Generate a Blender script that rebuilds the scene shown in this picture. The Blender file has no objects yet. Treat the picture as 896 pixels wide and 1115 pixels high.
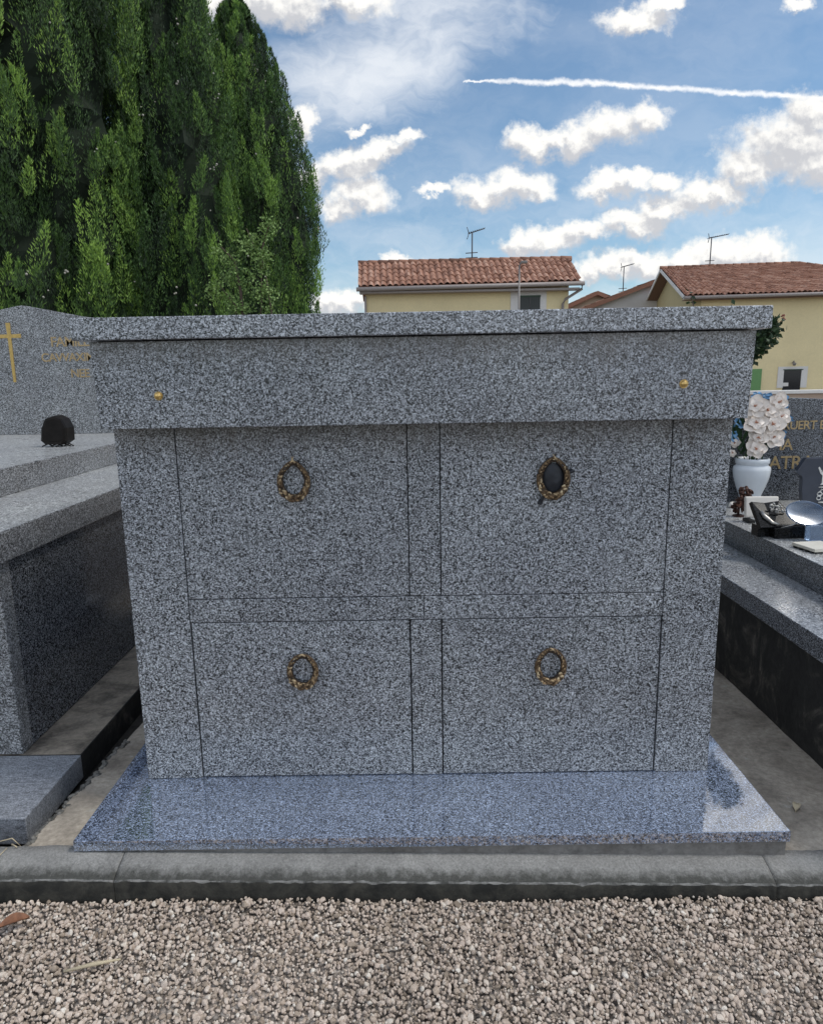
import bpy, bmesh, math, random
import numpy as np
from mathutils import Vector, Matrix, Euler
R = math.radians
scene = bpy.context.scene
COL = scene.collection
random.seed(7)
RNG = np.random.default_rng(11)

# ------------------------------------------------------------------ node helpers
def new_mat(name):
    m = bpy.data.materials.new(name); m.use_nodes = True
    nt = m.node_tree; nt.nodes.clear()
    out = nt.nodes.new('ShaderNodeOutputMaterial'); b = nt.nodes.new('ShaderNodeBsdfPrincipled')
    nt.links.new(b.outputs[0], out.inputs[0])
    return m, nt, b
def setin(nt, sock, v):
    if isinstance(v, bpy.types.NodeSocket): nt.links.new(v, sock)
    elif v is not None:
        if sock.type == 'RGBA' and len(v) == 3: v = (*v, 1)
        sock.default_value = v
def math_n(nt, op, a, b=None, c=None, clamp=False):
    n = nt.nodes.new('ShaderNodeMath'); n.operation = op; n.use_clamp = clamp
    setin(nt, n.inputs[0], a); setin(nt, n.inputs[1], b); setin(nt, n.inputs[2], c)
    return n.outputs[0]
def vmath(nt, op, a, b=None, c=None):
    n = nt.nodes.new('ShaderNodeVectorMath'); n.operation = op
    setin(nt, n.inputs[0], a); setin(nt, n.inputs[1], b)
    if c is not None: setin(nt, n.inputs[2], c)
    return n.outputs['Value'] if op in ('LENGTH', 'DOT_PRODUCT') else n.outputs[0]
def mapr(nt, v, a, b, c=0., d=1., smooth=False):
    n = nt.nodes.new('ShaderNodeMapRange'); n.clamp = True
    if smooth: n.interpolation_type = 'SMOOTHSTEP'
    setin(nt, n.inputs[0], v)
    for i, k in enumerate((a, b, c, d)): setin(nt, n.inputs[i+1], k)
    return n.outputs[0]
def noise(nt, vec, scale, detail=4, rough=.55, dist=0., out='Fac'):
    n = nt.nodes.new('ShaderNodeTexNoise'); setin(nt, n.inputs['Vector'], vec)
    n.inputs['Scale'].default_value = scale; n.inputs['Detail'].default_value = detail
    n.inputs['Roughness'].default_value = rough; n.inputs['Distortion'].default_value = dist
    return n.outputs[out]
def vor(nt, vec, scale, out='Color', feature='F1'):
    n = nt.nodes.new('ShaderNodeTexVoronoi'); n.feature = feature; setin(nt, n.inputs['Vector'], vec)
    n.inputs['Scale'].default_value = scale
    return n.outputs[out]
def mixc(nt, f, a, b, mode='MIX'):
    n = nt.nodes.new('ShaderNodeMix'); n.data_type = 'RGBA'; n.blend_type = mode
    setin(nt, n.inputs[0], f); setin(nt, n.inputs[6], a); setin(nt, n.inputs[7], b)
    return n.outputs[2]
def ramp(nt, f, stops, interp='LINEAR'):
    n = nt.nodes.new('ShaderNodeValToRGB'); setin(nt, n.inputs[0], f)
    e = n.color_ramp.elements; n.color_ramp.interpolation = interp
    while len(e) < len(stops): e.new(.5)
    for k, (p, c) in zip(e, stops):
        k.position = p; k.color = (*c, 1) if len(c) == 3 else c
    return n.outputs[0]
def coords(nt, which='Object'):
    return nt.nodes.new('ShaderNodeTexCoord').outputs[which]
def sepx(nt, v):
    n = nt.nodes.new('ShaderNodeSeparateXYZ'); setin(nt, n.inputs[0], v); return n.outputs
def comb(nt, x, y, z):
    n = nt.nodes.new('ShaderNodeCombineXYZ')
    for i, k in enumerate((x, y, z)): setin(nt, n.inputs[i], k)
    return n.outputs[0]
def bump(nt, b, h, strength=.3, dist=.01):
    n = nt.nodes.new('ShaderNodeBump'); n.inputs['Strength'].default_value = strength
    n.inputs['Distance'].default_value = dist; setin(nt, n.inputs['Height'], h)
    nt.links.new(n.outputs[0], b.inputs['Normal'])
def attr(nt, name, out='Fac'):
    n = nt.nodes.new('ShaderNodeAttribute'); n.attribute_name = name; return n.outputs[out]

# ------------------------------------------------------------------ materials
def granite(name, tint=(1, 1, 1), dark=.2, scale=315, rough=.2, ior=1.55, contrast=1., brushed=0., dirt=0., light=1., stain=None):
    m, nt, b = new_mat(name)
    co = coords(nt)
    w = noise(nt, co, 160, 2, .6, out='Color')
    p = vmath(nt, 'MULTIPLY_ADD', w, (.006, .006, .006), co)
    r = sepx(nt, vor(nt, p, scale))[0]
    r2 = sepx(nt, vor(nt, p, scale * .74))[1]
    t = lambda k: tuple(light * k * c for c in tint)
    c1 = ramp(nt, r, [(0, t(.016)), (dark*.9, t(.034)), (dark + .07, t(.12)), (.48, t(.20)), (.68, t(.33)), (.88, t(.48)), (1, t(.70))])
    big = mapr(nt, r2, .90, .93)
    c2 = mixc(nt, math_n(nt, 'MULTIPLY', big, .75), c1, t(.03))
    r3 = sepx(nt, vor(nt, p, scale * .8))[2]
    c2 = mixc(nt, math_n(nt, 'MULTIPLY', mapr(nt, r3, .88, .93), .45), c2, t(.42))
    bl = noise(nt, co, 3.2, 4, .6)
    c3 = mixc(nt, 1., c2, ramp(nt, bl, [(.3, (.86, .86, .87)), (.7, (1.1, 1.1, 1.08))]), 'MULTIPLY')
    if brushed:
        st = noise(nt, vmath(nt, 'MULTIPLY', co, (9, 60, 20)), 3, 3, .6)
        c3 = mixc(nt, brushed, c3, ramp(nt, st, [(.35, t(.16)), (.65, t(.42))]))
    if dirt:
        dn = noise(nt, vmath(nt, 'MULTIPLY', co, (5, 5, 1.6)), 2.2, 6, .65)
        c3 = mixc(nt, math_n(nt, 'MULTIPLY', mapr(nt, dn, .52, .72), dirt), c3, (.13, .115, .10))
    oi = nt.nodes.new('ShaderNodeObjectInfo')
    v = mapr(nt, oi.outputs['Random'], 0, 1, .92, 1.07); c3 = mixc(nt, 1., c3, comb(nt, v, v, v), 'MULTIPLY')
    if stain:      # rain dirt caught under the overhang, running down in streaks
        z = sepx(nt, co)[2]; sn = noise(nt, vmath(nt, 'MULTIPLY', co, (1, 1, .12)), 24, 5, .65)
        f = math_n(nt, 'ADD', mapr(nt, z, stain-.16, stain), math_n(nt, 'MULTIPLY_ADD', sn, 1.6, -.95))
        c3 = mixc(nt, math_n(nt, 'MULTIPLY', mapr(nt, f, .25, 1.), .5), c3, (.10, .082, .066))
    nt.links.new(c3, b.inputs['Base Color'])
    rn = mapr(nt, noise(nt, co, 7, 4, .6), .3, .75, rough * .8, rough * 1.35)
    nt.links.new(rn, b.inputs['Roughness']); b.inputs['IOR'].default_value = ior
    return m
def simple(name, col, rough=.6, metal=0., ior=1.45, vary=.2, vscale=30, bmp=0., bscale=80):
    m, nt, b = new_mat(name); co = coords(nt)
    n = noise(nt, co, vscale, 4, .6)
    c = mixc(nt, 1., col, ramp(nt, n, [(.25, (1 - vary,) * 3), (.75, (1 + vary,) * 3)]), 'MULTIPLY')
    nt.links.new(c, b.inputs['Base Color']); b.inputs['Roughness'].default_value = rough
    b.inputs['Metallic'].default_value = metal; b.inputs['IOR'].default_value = ior
    if bmp: bump(nt, b, noise(nt, co, bscale, 4, .6), bmp, .004)
    return m
def concrete(name, base, stain, lo=.42, hi=.66, rough=.85, scale=4., speck=True):
    m, nt, b = new_mat(name); co = coords(nt)
    n1 = noise(nt, co, scale, 7, .66, .4); n2 = noise(nt, co, 60, 4, .7); n3 = noise(nt, co, scale * 2.7, 5, .6)
    c = mixc(nt, mapr(nt, n1, lo, hi), base, stain)
    c = mixc(nt, 1., c, ramp(nt, n2, [(.3, (.72, .72, .71)), (.7, (1.22, 1.22, 1.22))]), 'MULTIPLY')
    if speck:
        c = mixc(nt, math_n(nt, 'MULTIPLY', mapr(nt, n3, .66, .74), .5), c, tuple(min(.6, k * 1.7) for k in base))
        c = mixc(nt, math_n(nt, 'MULTIPLY', mapr(nt, n3, .36, .28), .6), c, tuple(k * .35 for k in base))
    nt.links.new(c, b.inputs['Base Color']); b.inputs['Roughness'].default_value = rough
    bump(nt, b, noise(nt, co, 90, 6, .7), .5, .004)
    return m
M = {}
BL = (.92, .96, 1.04)
M['granite'] = granite('granite_polished', BL, dark=.24, rough=.24)
M['granite_stained'] = granite('granite_rain_marked', BL, dark=.27, rough=.24, stain=1.245)
M['granite_lintel'] = granite('granite_lintel', BL, dark=.26, rough=.24, stain=1.50)
M['granite_slab'] = granite('granite_mirror', (.78, .95, 1.32), dark=.2, rough=.04, ior=3.7, light=.9)
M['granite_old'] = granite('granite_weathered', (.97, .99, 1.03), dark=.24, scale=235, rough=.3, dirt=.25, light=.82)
M['granite_step'] = granite('granite_brushed_step', (.93, .98, 1.07), dark=.2, scale=315, rough=.32, brushed=.55)
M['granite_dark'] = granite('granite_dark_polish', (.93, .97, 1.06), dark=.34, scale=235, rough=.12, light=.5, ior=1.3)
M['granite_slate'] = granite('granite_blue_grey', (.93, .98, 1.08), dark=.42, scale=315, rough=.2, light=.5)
M['granite_pale'] = granite('granite_pale_top', (.98, .99, 1.02), dark=.12, scale=150, rough=.24, light=1.0, ior=1.8)
M['top_lit'] = granite('granite_lit_top', (.99, 1., 1.0), dark=.06, scale=235, rough=.3, ior=1.8, light=1.35, dirt=.05)  # brighter copy of the tomb granite, light on the slab tops put into colour
M['top_lit_grey'] = granite('granite_lit_grey_top', (.95, .98, 1.03), dark=.10, scale=235, rough=.28, ior=1.8, light=1.0, dirt=.1)  # greyer copy for the right lower slab, its top light also in the colour
M['joint'] = simple('joint_mortar', (.04, .04, .042), .9)
M['concrete'] = concrete('concrete_grey', (.20, .19, .18), (.12, .11, .10))
M['concrete_brown'] = concrete('concrete_brown', (.31, .265, .21), (.10, .085, .07), .46, .62, scale=5)
M['floor_gap'] = concrete('concrete_floor', (.45, .395, .325), (.20, .172, .14), .44, .66, scale=3)
M['mortar'] = concrete('rough_mortar', (.21, .20, .18), (.05, .05, .045), scale=20)
def kerb_mats():
    m, nt, b = new_mat('kerb_top'); co = coords(nt); s = sepx(nt, co)
    n1 = noise(nt, vmath(nt, 'MULTIPLY', co, (1, .75, .75)), 34, 8, .75)
    n2 = noise(nt, co, 5.5, 6, .7)
    f = math_n(nt, 'ADD', mapr(nt, s[1], -.338, -.398), math_n(nt, 'MULTIPLY_ADD', n1, 1.5, -.75))
    f = math_n(nt, 'MULTIPLY', mapr(nt, f, .30, .85), .94)
    c = mixc(nt, mapr(nt, n2, .35, .7), (.31, .305, .29), (.19, .186, .178))
    c = mixc(nt, f, c, (.05, .05, .043))
    c = mixc(nt, 1., c, ramp(nt, noise(nt, co, 150, 5, .8), [(.3, (.55,) * 3), (.7, (1.35,) * 3)]), 'MULTIPLY')
    v = vor(nt, vmath(nt, 'MULTIPLY', co, (1, 1.2, 1)), 9, 'Distance')
    c = mixc(nt, math_n(nt, 'MULTIPLY', mapr(nt, math_n(nt, 'ADD', v, math_n(nt, 'MULTIPLY', n1, .05)), .135, .125), .55), c, (.34, .335, .32))
    nt.links.new(c, b.inputs['Base Color']); b.inputs['Roughness'].default_value = .8
    bump(nt, b, noise(nt, co, 110, 8, .8), .9, .006)
    M['kerb_top'] = m
    M['kerb_face'] = concrete('kerb_algae_face', (.045, .042, .034), (.012, .012, .010), .4, .6, scale=14)
    M['kerb_edge'] = concrete('kerb_worn_edge', (.22, .215, .205), (.05, .05, .046), .42, .62, scale=18)
kerb_mats()
def chamber_dark():
    m, nt, b = new_mat('blackened_shade_concrete'); co = coords(nt)
    n1 = noise(nt, vmath(nt, 'MULTIPLY', co, (2.4, 2.4, 1.7)), 3.0, 8, .72, .8)
    n2 = noise(nt, co, 40, 5, .7)
    c = ramp(nt, n1, [(.36, (.010, .010, .0095)), (.52, (.020, .0195, .018)), (.60, (.062, .056, .048)), (.70, (.17, .155, .135))])
    c = mixc(nt, 1., c, ramp(nt, n2, [(.3, (.6,) * 3), (.7, (1.4,) * 3)]), 'MULTIPLY')
    nt.links.new(c, b.inputs['Base Color']); b.inputs['Roughness'].default_value = .8
    bump(nt, b, n2, .5, .006)
    return m
M['chamber_dark'] = chamber_dark()
def bronzem():
    m, nt, b = new_mat('aged_bronze'); g = nt.nodes.new('ShaderNodeNewGeometry')
    c = ramp(nt, g.outputs['Random Per Island'], [(0, (.04, .026, .017)), (.4, (.13, .082, .045)), (.75, (.32, .22, .12)), (1, (.60, .48, .31))])
    nt.links.new(c, b.inputs['Base Color']); b.inputs['Metallic'].default_value = .6; b.inputs['Roughness'].default_value = .42
    return m
M['bronze'] = bronzem()
M['brass'] = simple('brass_cap', (.62, .42, .16), .3, .9)
M['gold'] = simple('gold_leaf_paint', (.50, .34, .11), .4, .35, vary=.25, vscale=60)
M['gold_dull'] = simple('dull_gold_paint', (.40, .29, .15), .5, .3, vary=.3, vscale=60)
M['black_stone'] = granite('black_granite', (1, 1, 1.05), dark=.5, rough=.16, light=.05, ior=1.25)
M['black_metal'] = simple('black_metal', (.015, .014, .013), .45, .3)
M['ribbon'] = simple('dark_cloth', (.02, .022, .028), .55, vary=.4)
M['ceramic'] = simple('white_ceramic', (.62, .65, .68), .22, vary=.06, vscale=8)
M['cream'] = simple('cream_marble', (.72, .67, .60), .35, vary=.08, vscale=14)
M['tile_cream'] = simple('cream_tile', (.66, .62, .53), .4, vary=.12)
M['petal'] = simple('white_petal', (.84, .75, .67), .6, vary=.08, vscale=40)
M['petal_core'] = simple('petal_core', (.42, .20, .12), .6)
M['cello'] = simple('blue_cellophane', (.20, .42, .68), .15, ior=1.6, vary=.4, vscale=45)
M['leaf_dark'] = simple('dark_green_leaf', (.02, .05, .018), .5, vary=.4)
M['silver'] = simple('tarnished_silver', (.42, .40, .37), .35, .7, vary=.4, vscale=90)
M['slate'] = simple('charcoal_slate', (.042, .048, .065), .25, vary=.15, vscale=12)
M['white_paint'] = simple('white_engraving', (.68, .67, .63), .6)
M['copper_leaf'] = simple('copper_leaf', (.075, .036, .026), .45, .5, vary=.5, vscale=80)
def glassm():
    m, nt, b = new_mat('pale_blue_glass')
    b.inputs['Base Color'].default_value = (.30, .40, .56, 1); b.inputs['Roughness'].default_value = .2; b.inputs['Specular IOR Level'].default_value = .25
    b.inputs['Transmission Weight'].default_value = .95; b.inputs['IOR'].default_value = 1.45
    return m
M['glass'] = glassm()
def render_wall(name, col):
    m, nt, b = new_mat(name); co = coords(nt)
    c = mixc(nt, 1., col, ramp(nt, noise(nt, co, .7, 5, .6), [(.3, (.93, .93, .92)), (.7, (1.06, 1.06, 1.05))]), 'MULTIPLY')
    c = mixc(nt, 1., c, ramp(nt, noise(nt, co, 14, 4, .7), [(.3, (.95,) * 3), (.7, (1.05,) * 3)]), 'MULTIPLY')
    nt.links.new(c, b.inputs['Base Color']); b.inputs['Roughness'].default_value = .9
    return m
M['yellow'] = render_wall('yellow_render', (.74, .615, .36))
M['yellow_dark'] = render_wall('yellow_render_dark', (.50, .41, .225))  # darker tone of the yellow render, on the gable only
M['greywall'] = render_wall('grey_white_render', (.55, .52, .50))
M['beige'] = render_wall('beige_render', (.52, .41, .30))
M['wall_pink'] = render_wall('pinkish_wall', (.42, .31, .24))
M['white_trim'] = render_wall('white_trim', (.66, .63, .60))
M['gutter'] = simple('zinc_gutter', (.30, .26, .24), .5)
M['soffit'] = simple('brown_soffit', (.20, .12, .085), .8)
M['shutter_dark'] = simple('dark_shutter', (.045, .05, .047), .6)
M['shutter_green'] = simple('green_shutter', (.13, .27, .10), .6)
M['window_dark'] = simple('dark_pane', (.012, .013, .015), .15)
M['frame_green'] = simple('dark_green_frame', (.02, .05, .025), .5)
M['antenna'] = simple('antenna_metal', (.10, .10, .11), .5, .5)
M['lamp_metal'] = simple('grey_lamp_metal', (.22, .20, .185), .5, .2)
def tilem():
    m, nt, b = new_mat('terracotta_tiles')
    t = attr(nt, 'tint'); co = coords(nt)
    c = ramp(nt, t, [(0, (.16, .078, .052)), (.35, (.26, .125, .08)), (.75, (.35, .18, .12)), (1, (.42, .26, .19))])
    n = noise(nt, co, 6, 5, .7)
    c = mixc(nt, mapr(nt, n, .55, .75, 0, .55), c, (.11, .075, .06))
    nt.links.new(c, b.inputs['Base Color']); b.inputs['Roughness'].default_value = .85
    return m
M['tiles'] = tilem()
def leafm(name, c0, c1, c2, rough=.6, trans=.12):
    m, nt, b = new_mat(name)
    t = attr(nt, 'tint')
    c = ramp(nt, t, [(0, c0), (.5, c1), (1, c2)])
    nt.links.new(c, b.inputs['Base Color']); b.inputs['Roughness'].default_value = rough
    tr = nt.nodes.new('ShaderNodeBsdfTranslucent'); nt.links.new(c, tr.inputs[0])
    mx = nt.nodes.new('ShaderNodeMixShader'); mx.inputs[0].default_value = trans
    out = [n for n in nt.nodes if n.type == 'OUTPUT_MATERIAL'][0]
    nt.links.new(b.outputs[0], mx.inputs[1]); nt.links.new(tr.outputs[0], mx.inputs[2]); nt.links.new(mx.outputs[0], out.inputs[0])
    return m
M['cypress'] = leafm('cypress_foliage', (.014, .034, .011), (.080, .165, .032), (.30, .47, .08))
M['cypress2'] = leafm('cypress_foliage_deep', (.013, .032, .011), (.068, .148, .030), (.25, .41, .07))
M['ivy'] = leafm('pale_green_leaves', (.09, .15, .04), (.18, .29, .075), (.30, .42, .14))
M['shrub'] = leafm('shrub_leaves', (.014, .030, .012), (.024, .052, .017), (.05, .085, .03))
M['core'] = simple('dark_core', (.010, .018, .008), .95)
M['cone'] = simple('pale_cones', (.36, .34, .29), .8)
M['bark'] = simple('bark', (.10, .075, .055), .95, bmp=.6, bscale=20)
M['dead_leaf'] = simple('dead_leaf', (.19, .085, .045), .7, vary=.4, vscale=60)
M['straw'] = simple('dry_straw', (.45, .38, .26), .8)
M['soil'] = simple('dark_soil', (.035, .03, .024), .95, vary=.5, bmp=.8)
def gravelm():
    m, nt, b = new_mat('gravel_stones')
    n = nt.nodes.new('ShaderNodeNewGeometry')
    r = n.outputs['Random Per Island']
    c = ramp(nt, r, [(0, (.21, .165, .125)), (.12, (.37, .30, .235)), (.45, (.50, .41, .34)), (.8, (.57, .48, .405)), (.93, (.61, .54, .46)), (1, (.68, .63, .56))])
    co = coords(nt)
    c = mixc(nt, 1., c, ramp(nt, noise(nt, co, 260, 3, .7), [(.3, (.8,) * 3), (.7, (1.15,) * 3)]), 'MULTIPLY')
    c = mixc(nt, 1., c, ramp(nt, noise(nt, co, 3, 3, .6), [(.3, (.86, .85, .84)), (.7, (1.1, 1.1, 1.1))]), 'MULTIPLY')
    nt.links.new(c, b.inputs['Base Color']); b.inputs['Roughness'].default_value = .85
    return m
M['gravel'] = gravelm()
def groundm():
    m, nt, b = new_mat('gravel_ground'); co = coords(nt)
    r = sepx(nt, vor(nt, co, 70))[0]; d = vor(nt, co, 70, 'Distance')
    c = ramp(nt, r, [(0, (.12, .10, .085)), (.4, (.27, .23, .195)), (1, (.40, .36, .32))])
    c = mixc(nt, mapr(nt, d, .35, .75), c, (.05, .042, .036))
    c = mixc(nt, 1., c, ramp(nt, noise(nt, co, .6, 5, .6), [(.3, (.8,) * 3), (.7, (1.1,) * 3)]), 'MULTIPLY')
    nt.links.new(c, b.inputs['Base Color']); b.inputs['Roughness'].default_value = .95
    bump(nt, b, math_n(nt, 'MULTIPLY', d, -1), .8, .01)
    return m
M['ground'] = groundm()

# ------------------------------------------------------------------ object helpers
ORG = {}
PLACE = [1., Vector((0, 0, 0))]           # size factor and shift of the group of things being built
def place(k=1., off=(0, 0, 0)): PLACE[0] = k; PLACE[1] = Vector(off)
def PL(p): return Vector(p)*PLACE[0] + PLACE[1]
def tag(o, label=None, cat=None, group=None, kind=None):
    if label: o['label'] = label
    if cat: o['category'] = cat
    if group: o['group'] = group
    if kind: o['kind'] = kind
    return o
def thing(name, loc, label, cat, group=None):
    o = bpy.data.objects.new(name, None); COL.objects.link(o); loc = PL(loc); o.location = loc
    o.empty_display_size = .1
    ORG[o] = Vector(loc); return tag(o, label, cat, group)
class MB:
    """collects shapes in world coordinates; build() links them as ONE mesh object"""
    def __init__(s): s.bm = bmesh.new()
    def box(s, x0, x1, y0, y1, z0, z1, bev=0., mat=0, rot=None, seg=2, top=None):
        r = bmesh.ops.create_cube(s.bm, size=1.)
        vs = r['verts']; c = Vector(((x0+x1)/2, (y0+y1)/2, (z0+z1)/2))
        for v in vs: v.co = Vector((v.co.x*(x1-x0), v.co.y*(y1-y0), v.co.z*(z1-z0)))
        if rot is not None:
            m = Euler(rot).to_matrix()
            for v in vs: v.co = m @ v.co
        for v in vs: v.co += c
        fs = {f for v in vs for f in v.link_faces}
        for f in fs: f.material_index = mat
        if top is not None:
            for f in fs:
                f.normal_update()
                if f.normal.z > .9: f.material_index = top
        if bev:
            es = {e for f in fs for e in f.edges}
            bmesh.ops.bevel(s.bm, geom=list(es), offset=bev, segments=seg, affect='EDGES', profile=.6)
        return s
    def poly(s, pts, depth, mat=0, bev=0.):
        """extrude a polygon given as 3-D points along the vector depth"""
        d = Vector(depth); a = [s.bm.verts.new(Vector(p)) for p in pts]; b = [s.bm.verts.new(Vector(p)+d) for p in pts]
        fs = [s.bm.faces.new(a), s.bm.faces.new(b[::-1])]
        n = len(a)
        for i in range(n): fs.append(s.bm.faces.new((a[(i+1) % n], a[i], b[i], b[(i+1) % n])))
        for f in fs: f.material_index = mat
        bmesh.ops.recalc_face_normals(s.bm, faces=fs)
        if bev:
            es = [e for e in fs[0].edges]
            bmesh.ops.bevel(s.bm, geom=es, offset=bev, segments=2, affect='EDGES', profile=.6)
        return s
    def tube(s, pts, rad, n=8, mat=0, cap=True, smooth=True):
        pts = [Vector(p) for p in pts]; k = len(pts)
        rad = [rad]*k if not hasattr(rad, '__len__') else rad
        rings = []; up = Vector((0, 0, 1))
        for i, p in enumerate(pts):
            t = (pts[min(i+1, k-1)] - pts[max(i-1, 0)]).normalized()
            a = t.cross(up if abs(t.dot(up)) < .95 else Vector((1, 0, 0))).normalized(); b = t.cross(a)
            rings.append([s.bm.verts.new(p + (a*math.cos(2*math.pi*j/n) + b*math.sin(2*math.pi*j/n))*rad[i]) for j in range(n)])
        for i in range(k-1):
            for j in range(n):
                f = s.bm.faces.new((rings[i][j], rings[i][(j+1) % n], rings[i+1][(j+1) % n], rings[i+1][j]))
                f.smooth = smooth; f.material_index = mat
        if cap:
            for r_ in (rings[0][::-1], rings[-1]):
                f = s.bm.faces.new(r_); f.material_index = mat
        return s
    def lathe(s, c, prof, n=32, mat=0):
        c = Vector(c); rings = []
        for r_, z in prof: rings.append([s.bm.verts.new(c + Vector((r_*math.cos(2*math.pi*j/n), r_*math.sin(2*math.pi*j/n), z))) for j in range(n)])
        for i in range(len(rings)-1):
            for j in range(n):
                f = s.bm.faces.new((rings[i][j], rings[i][(j+1) % n], rings[i+1][(j+1) % n], rings[i+1][j])); f.smooth = True; f.material_index = mat
        f = s.bm.faces.new(rings[0][::-1]); f.material_index = mat
        f = s.bm.faces.new(rings[-1]); f.material_index = mat
        return s
    def blob(s, c, rad, mat=0, sub=1, jit=0., rot=None, smooth=True):
        r = bmesh.ops.create_icosphere(s.bm, subdivisions=sub, radius=1.)
        m = Euler(rot).to_matrix() if rot is not None else None
        rad = Vector(rad) if hasattr(rad, '__len__') else Vector((rad,)*3)
        for v in r['verts']:
            p = v.co * (1 + random.uniform(-jit, jit)); p = Vector((p.x*rad.x, p.y*rad.y, p.z*rad.z))
            if m: p = m @ p
            v.co = p + Vector(c)
        for f in {f for v in r['verts'] for f in v.link_faces}: f.material_index = mat; f.smooth = smooth
        return s
    def sheet(s, grid, mat=0, smooth=True):
        vs = [[s.bm.verts.new(Vector(p)) for p in row] for row in grid]
        for i in range(len(vs)-1):
            for j in range(len(vs[0])-1):
                f = s.bm.faces.new((vs[i][j], vs[i][j+1], vs[i+1][j+1], vs[i+1][j])); f.material_index = mat; f.smooth = smooth
        return s
    def build(s, name, mats, parent=None, label=None):
        mats = mats if isinstance(mats, (list, tuple)) else [mats]
        me = bpy.data.meshes.new(name)
        org = ORG.get(parent, Vector((0, 0, 0)))
        for v in s.bm.verts: v.co = PL(v.co) - org
        s.bm.normal_update(); s.bm.to_mesh(me); s.bm.free()
        for m in mats: me.materials.append(m)
        o = bpy.data.objects.new(name, me); COL.objects.link(o)
        if parent: o.parent = parent
        ORG[o] = org.copy()
        if label: o['label'] = label
        return o
def np_mesh(name, V, F, mats, parent=None, tint=None, mat_idx=None, smooth=False):
    """V (n,3) world coordinates, F (m,k) faces of one size"""
    org = np.array(ORG.get(parent, Vector((0, 0, 0))))
    V = np.asarray(V, dtype=np.float32) - org.astype(np.float32); F = np.asarray(F, dtype=np.int32)
    me = bpy.data.meshes.new(name); k = F.shape[1]
    me.vertices.add(len(V)); me.vertices.foreach_set('co', V.ravel())
    me.loops.add(F.size); me.loops.foreach_set('vertex_index', F.ravel())
    me.polygons.add(len(F)); me.polygons.foreach_set('loop_start', np.arange(0, F.size, k, dtype=np.int32))
    me.polygons.foreach_set('loop_total', np.full(len(F), k, dtype=np.int32))
    if mat_idx is not None: me.polygons.foreach_set('material_index', np.asarray(mat_idx, dtype=np.int32))
    me.polygons.foreach_set('use_smooth', np.full(len(F), smooth, dtype=bool))
    me.update(calc_edges=True); me.validate()
    if tint is not None:
        a = me.attributes.new('tint', 'FLOAT', 'POINT'); a.data.foreach_set('value', np.asarray(tint, dtype=np.float32))
    for m in (mats if isinstance(mats, (list, tuple)) else [mats]): me.materials.append(m)
    o = bpy.data.objects.new(name, me); COL.objects.link(o)
    if parent: o.parent = parent
    ORG[o] = Vector(org); return o
def lettering(name, text, x, y, z, size, mat, parent, shear=0., depth=.003, spacing=1.):
    cu = bpy.data.curves.new(name, 'FONT'); cu.body = text; cu.size = size*1.43; cu.extrude = depth/2; cu.shear = shear
    cu.space_character = spacing; cu.offset = .0006
    t = bpy.data.objects.new(name+'_curve', cu); COL.objects.link(t)
    bpy.context.view_layer.update()
    dg = bpy.context.evaluated_depsgraph_get()
    me = bpy.data.meshes.new_from_object(t.evaluated_get(dg))
    bpy.data.objects.remove(t)
    m4 = Matrix.Translation(PL((x, y, z)) - ORG[parent]) @ Matrix.Rotation(R(90), 4, 'X') @ Matrix.Scale(PLACE[0], 4)
    me.transform(m4); me.materials.clear(); me.materials.append(mat)
    o = bpy.data.objects.new(name, me); COL.objects.link(o); o.parent = parent; ORG[o] = ORG[parent].copy()
    return o

# ------------------------------------------------------------------ setting: ground, kerb, floors
def gz(x, y): return -.143 - .011*x                       # the path falls slightly to the right
xs = [-400, -30, -3, -1.9, 1.9, 3, 30, 400]; ys = [-300, -20, -1.2, -.39]
mb = MB(); mb.sheet([[(x, y, (gz(max(-3, min(3, x)), y) - .008)) for x in xs] for y in ys], smooth=False)
ysb = [-.37, 60, 900]
mb.sheet([[(x, y, -.26) for x in xs] for y in ysb], smooth=False)
tag(mb.build('ground', M['ground']), kind='structure')
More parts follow.
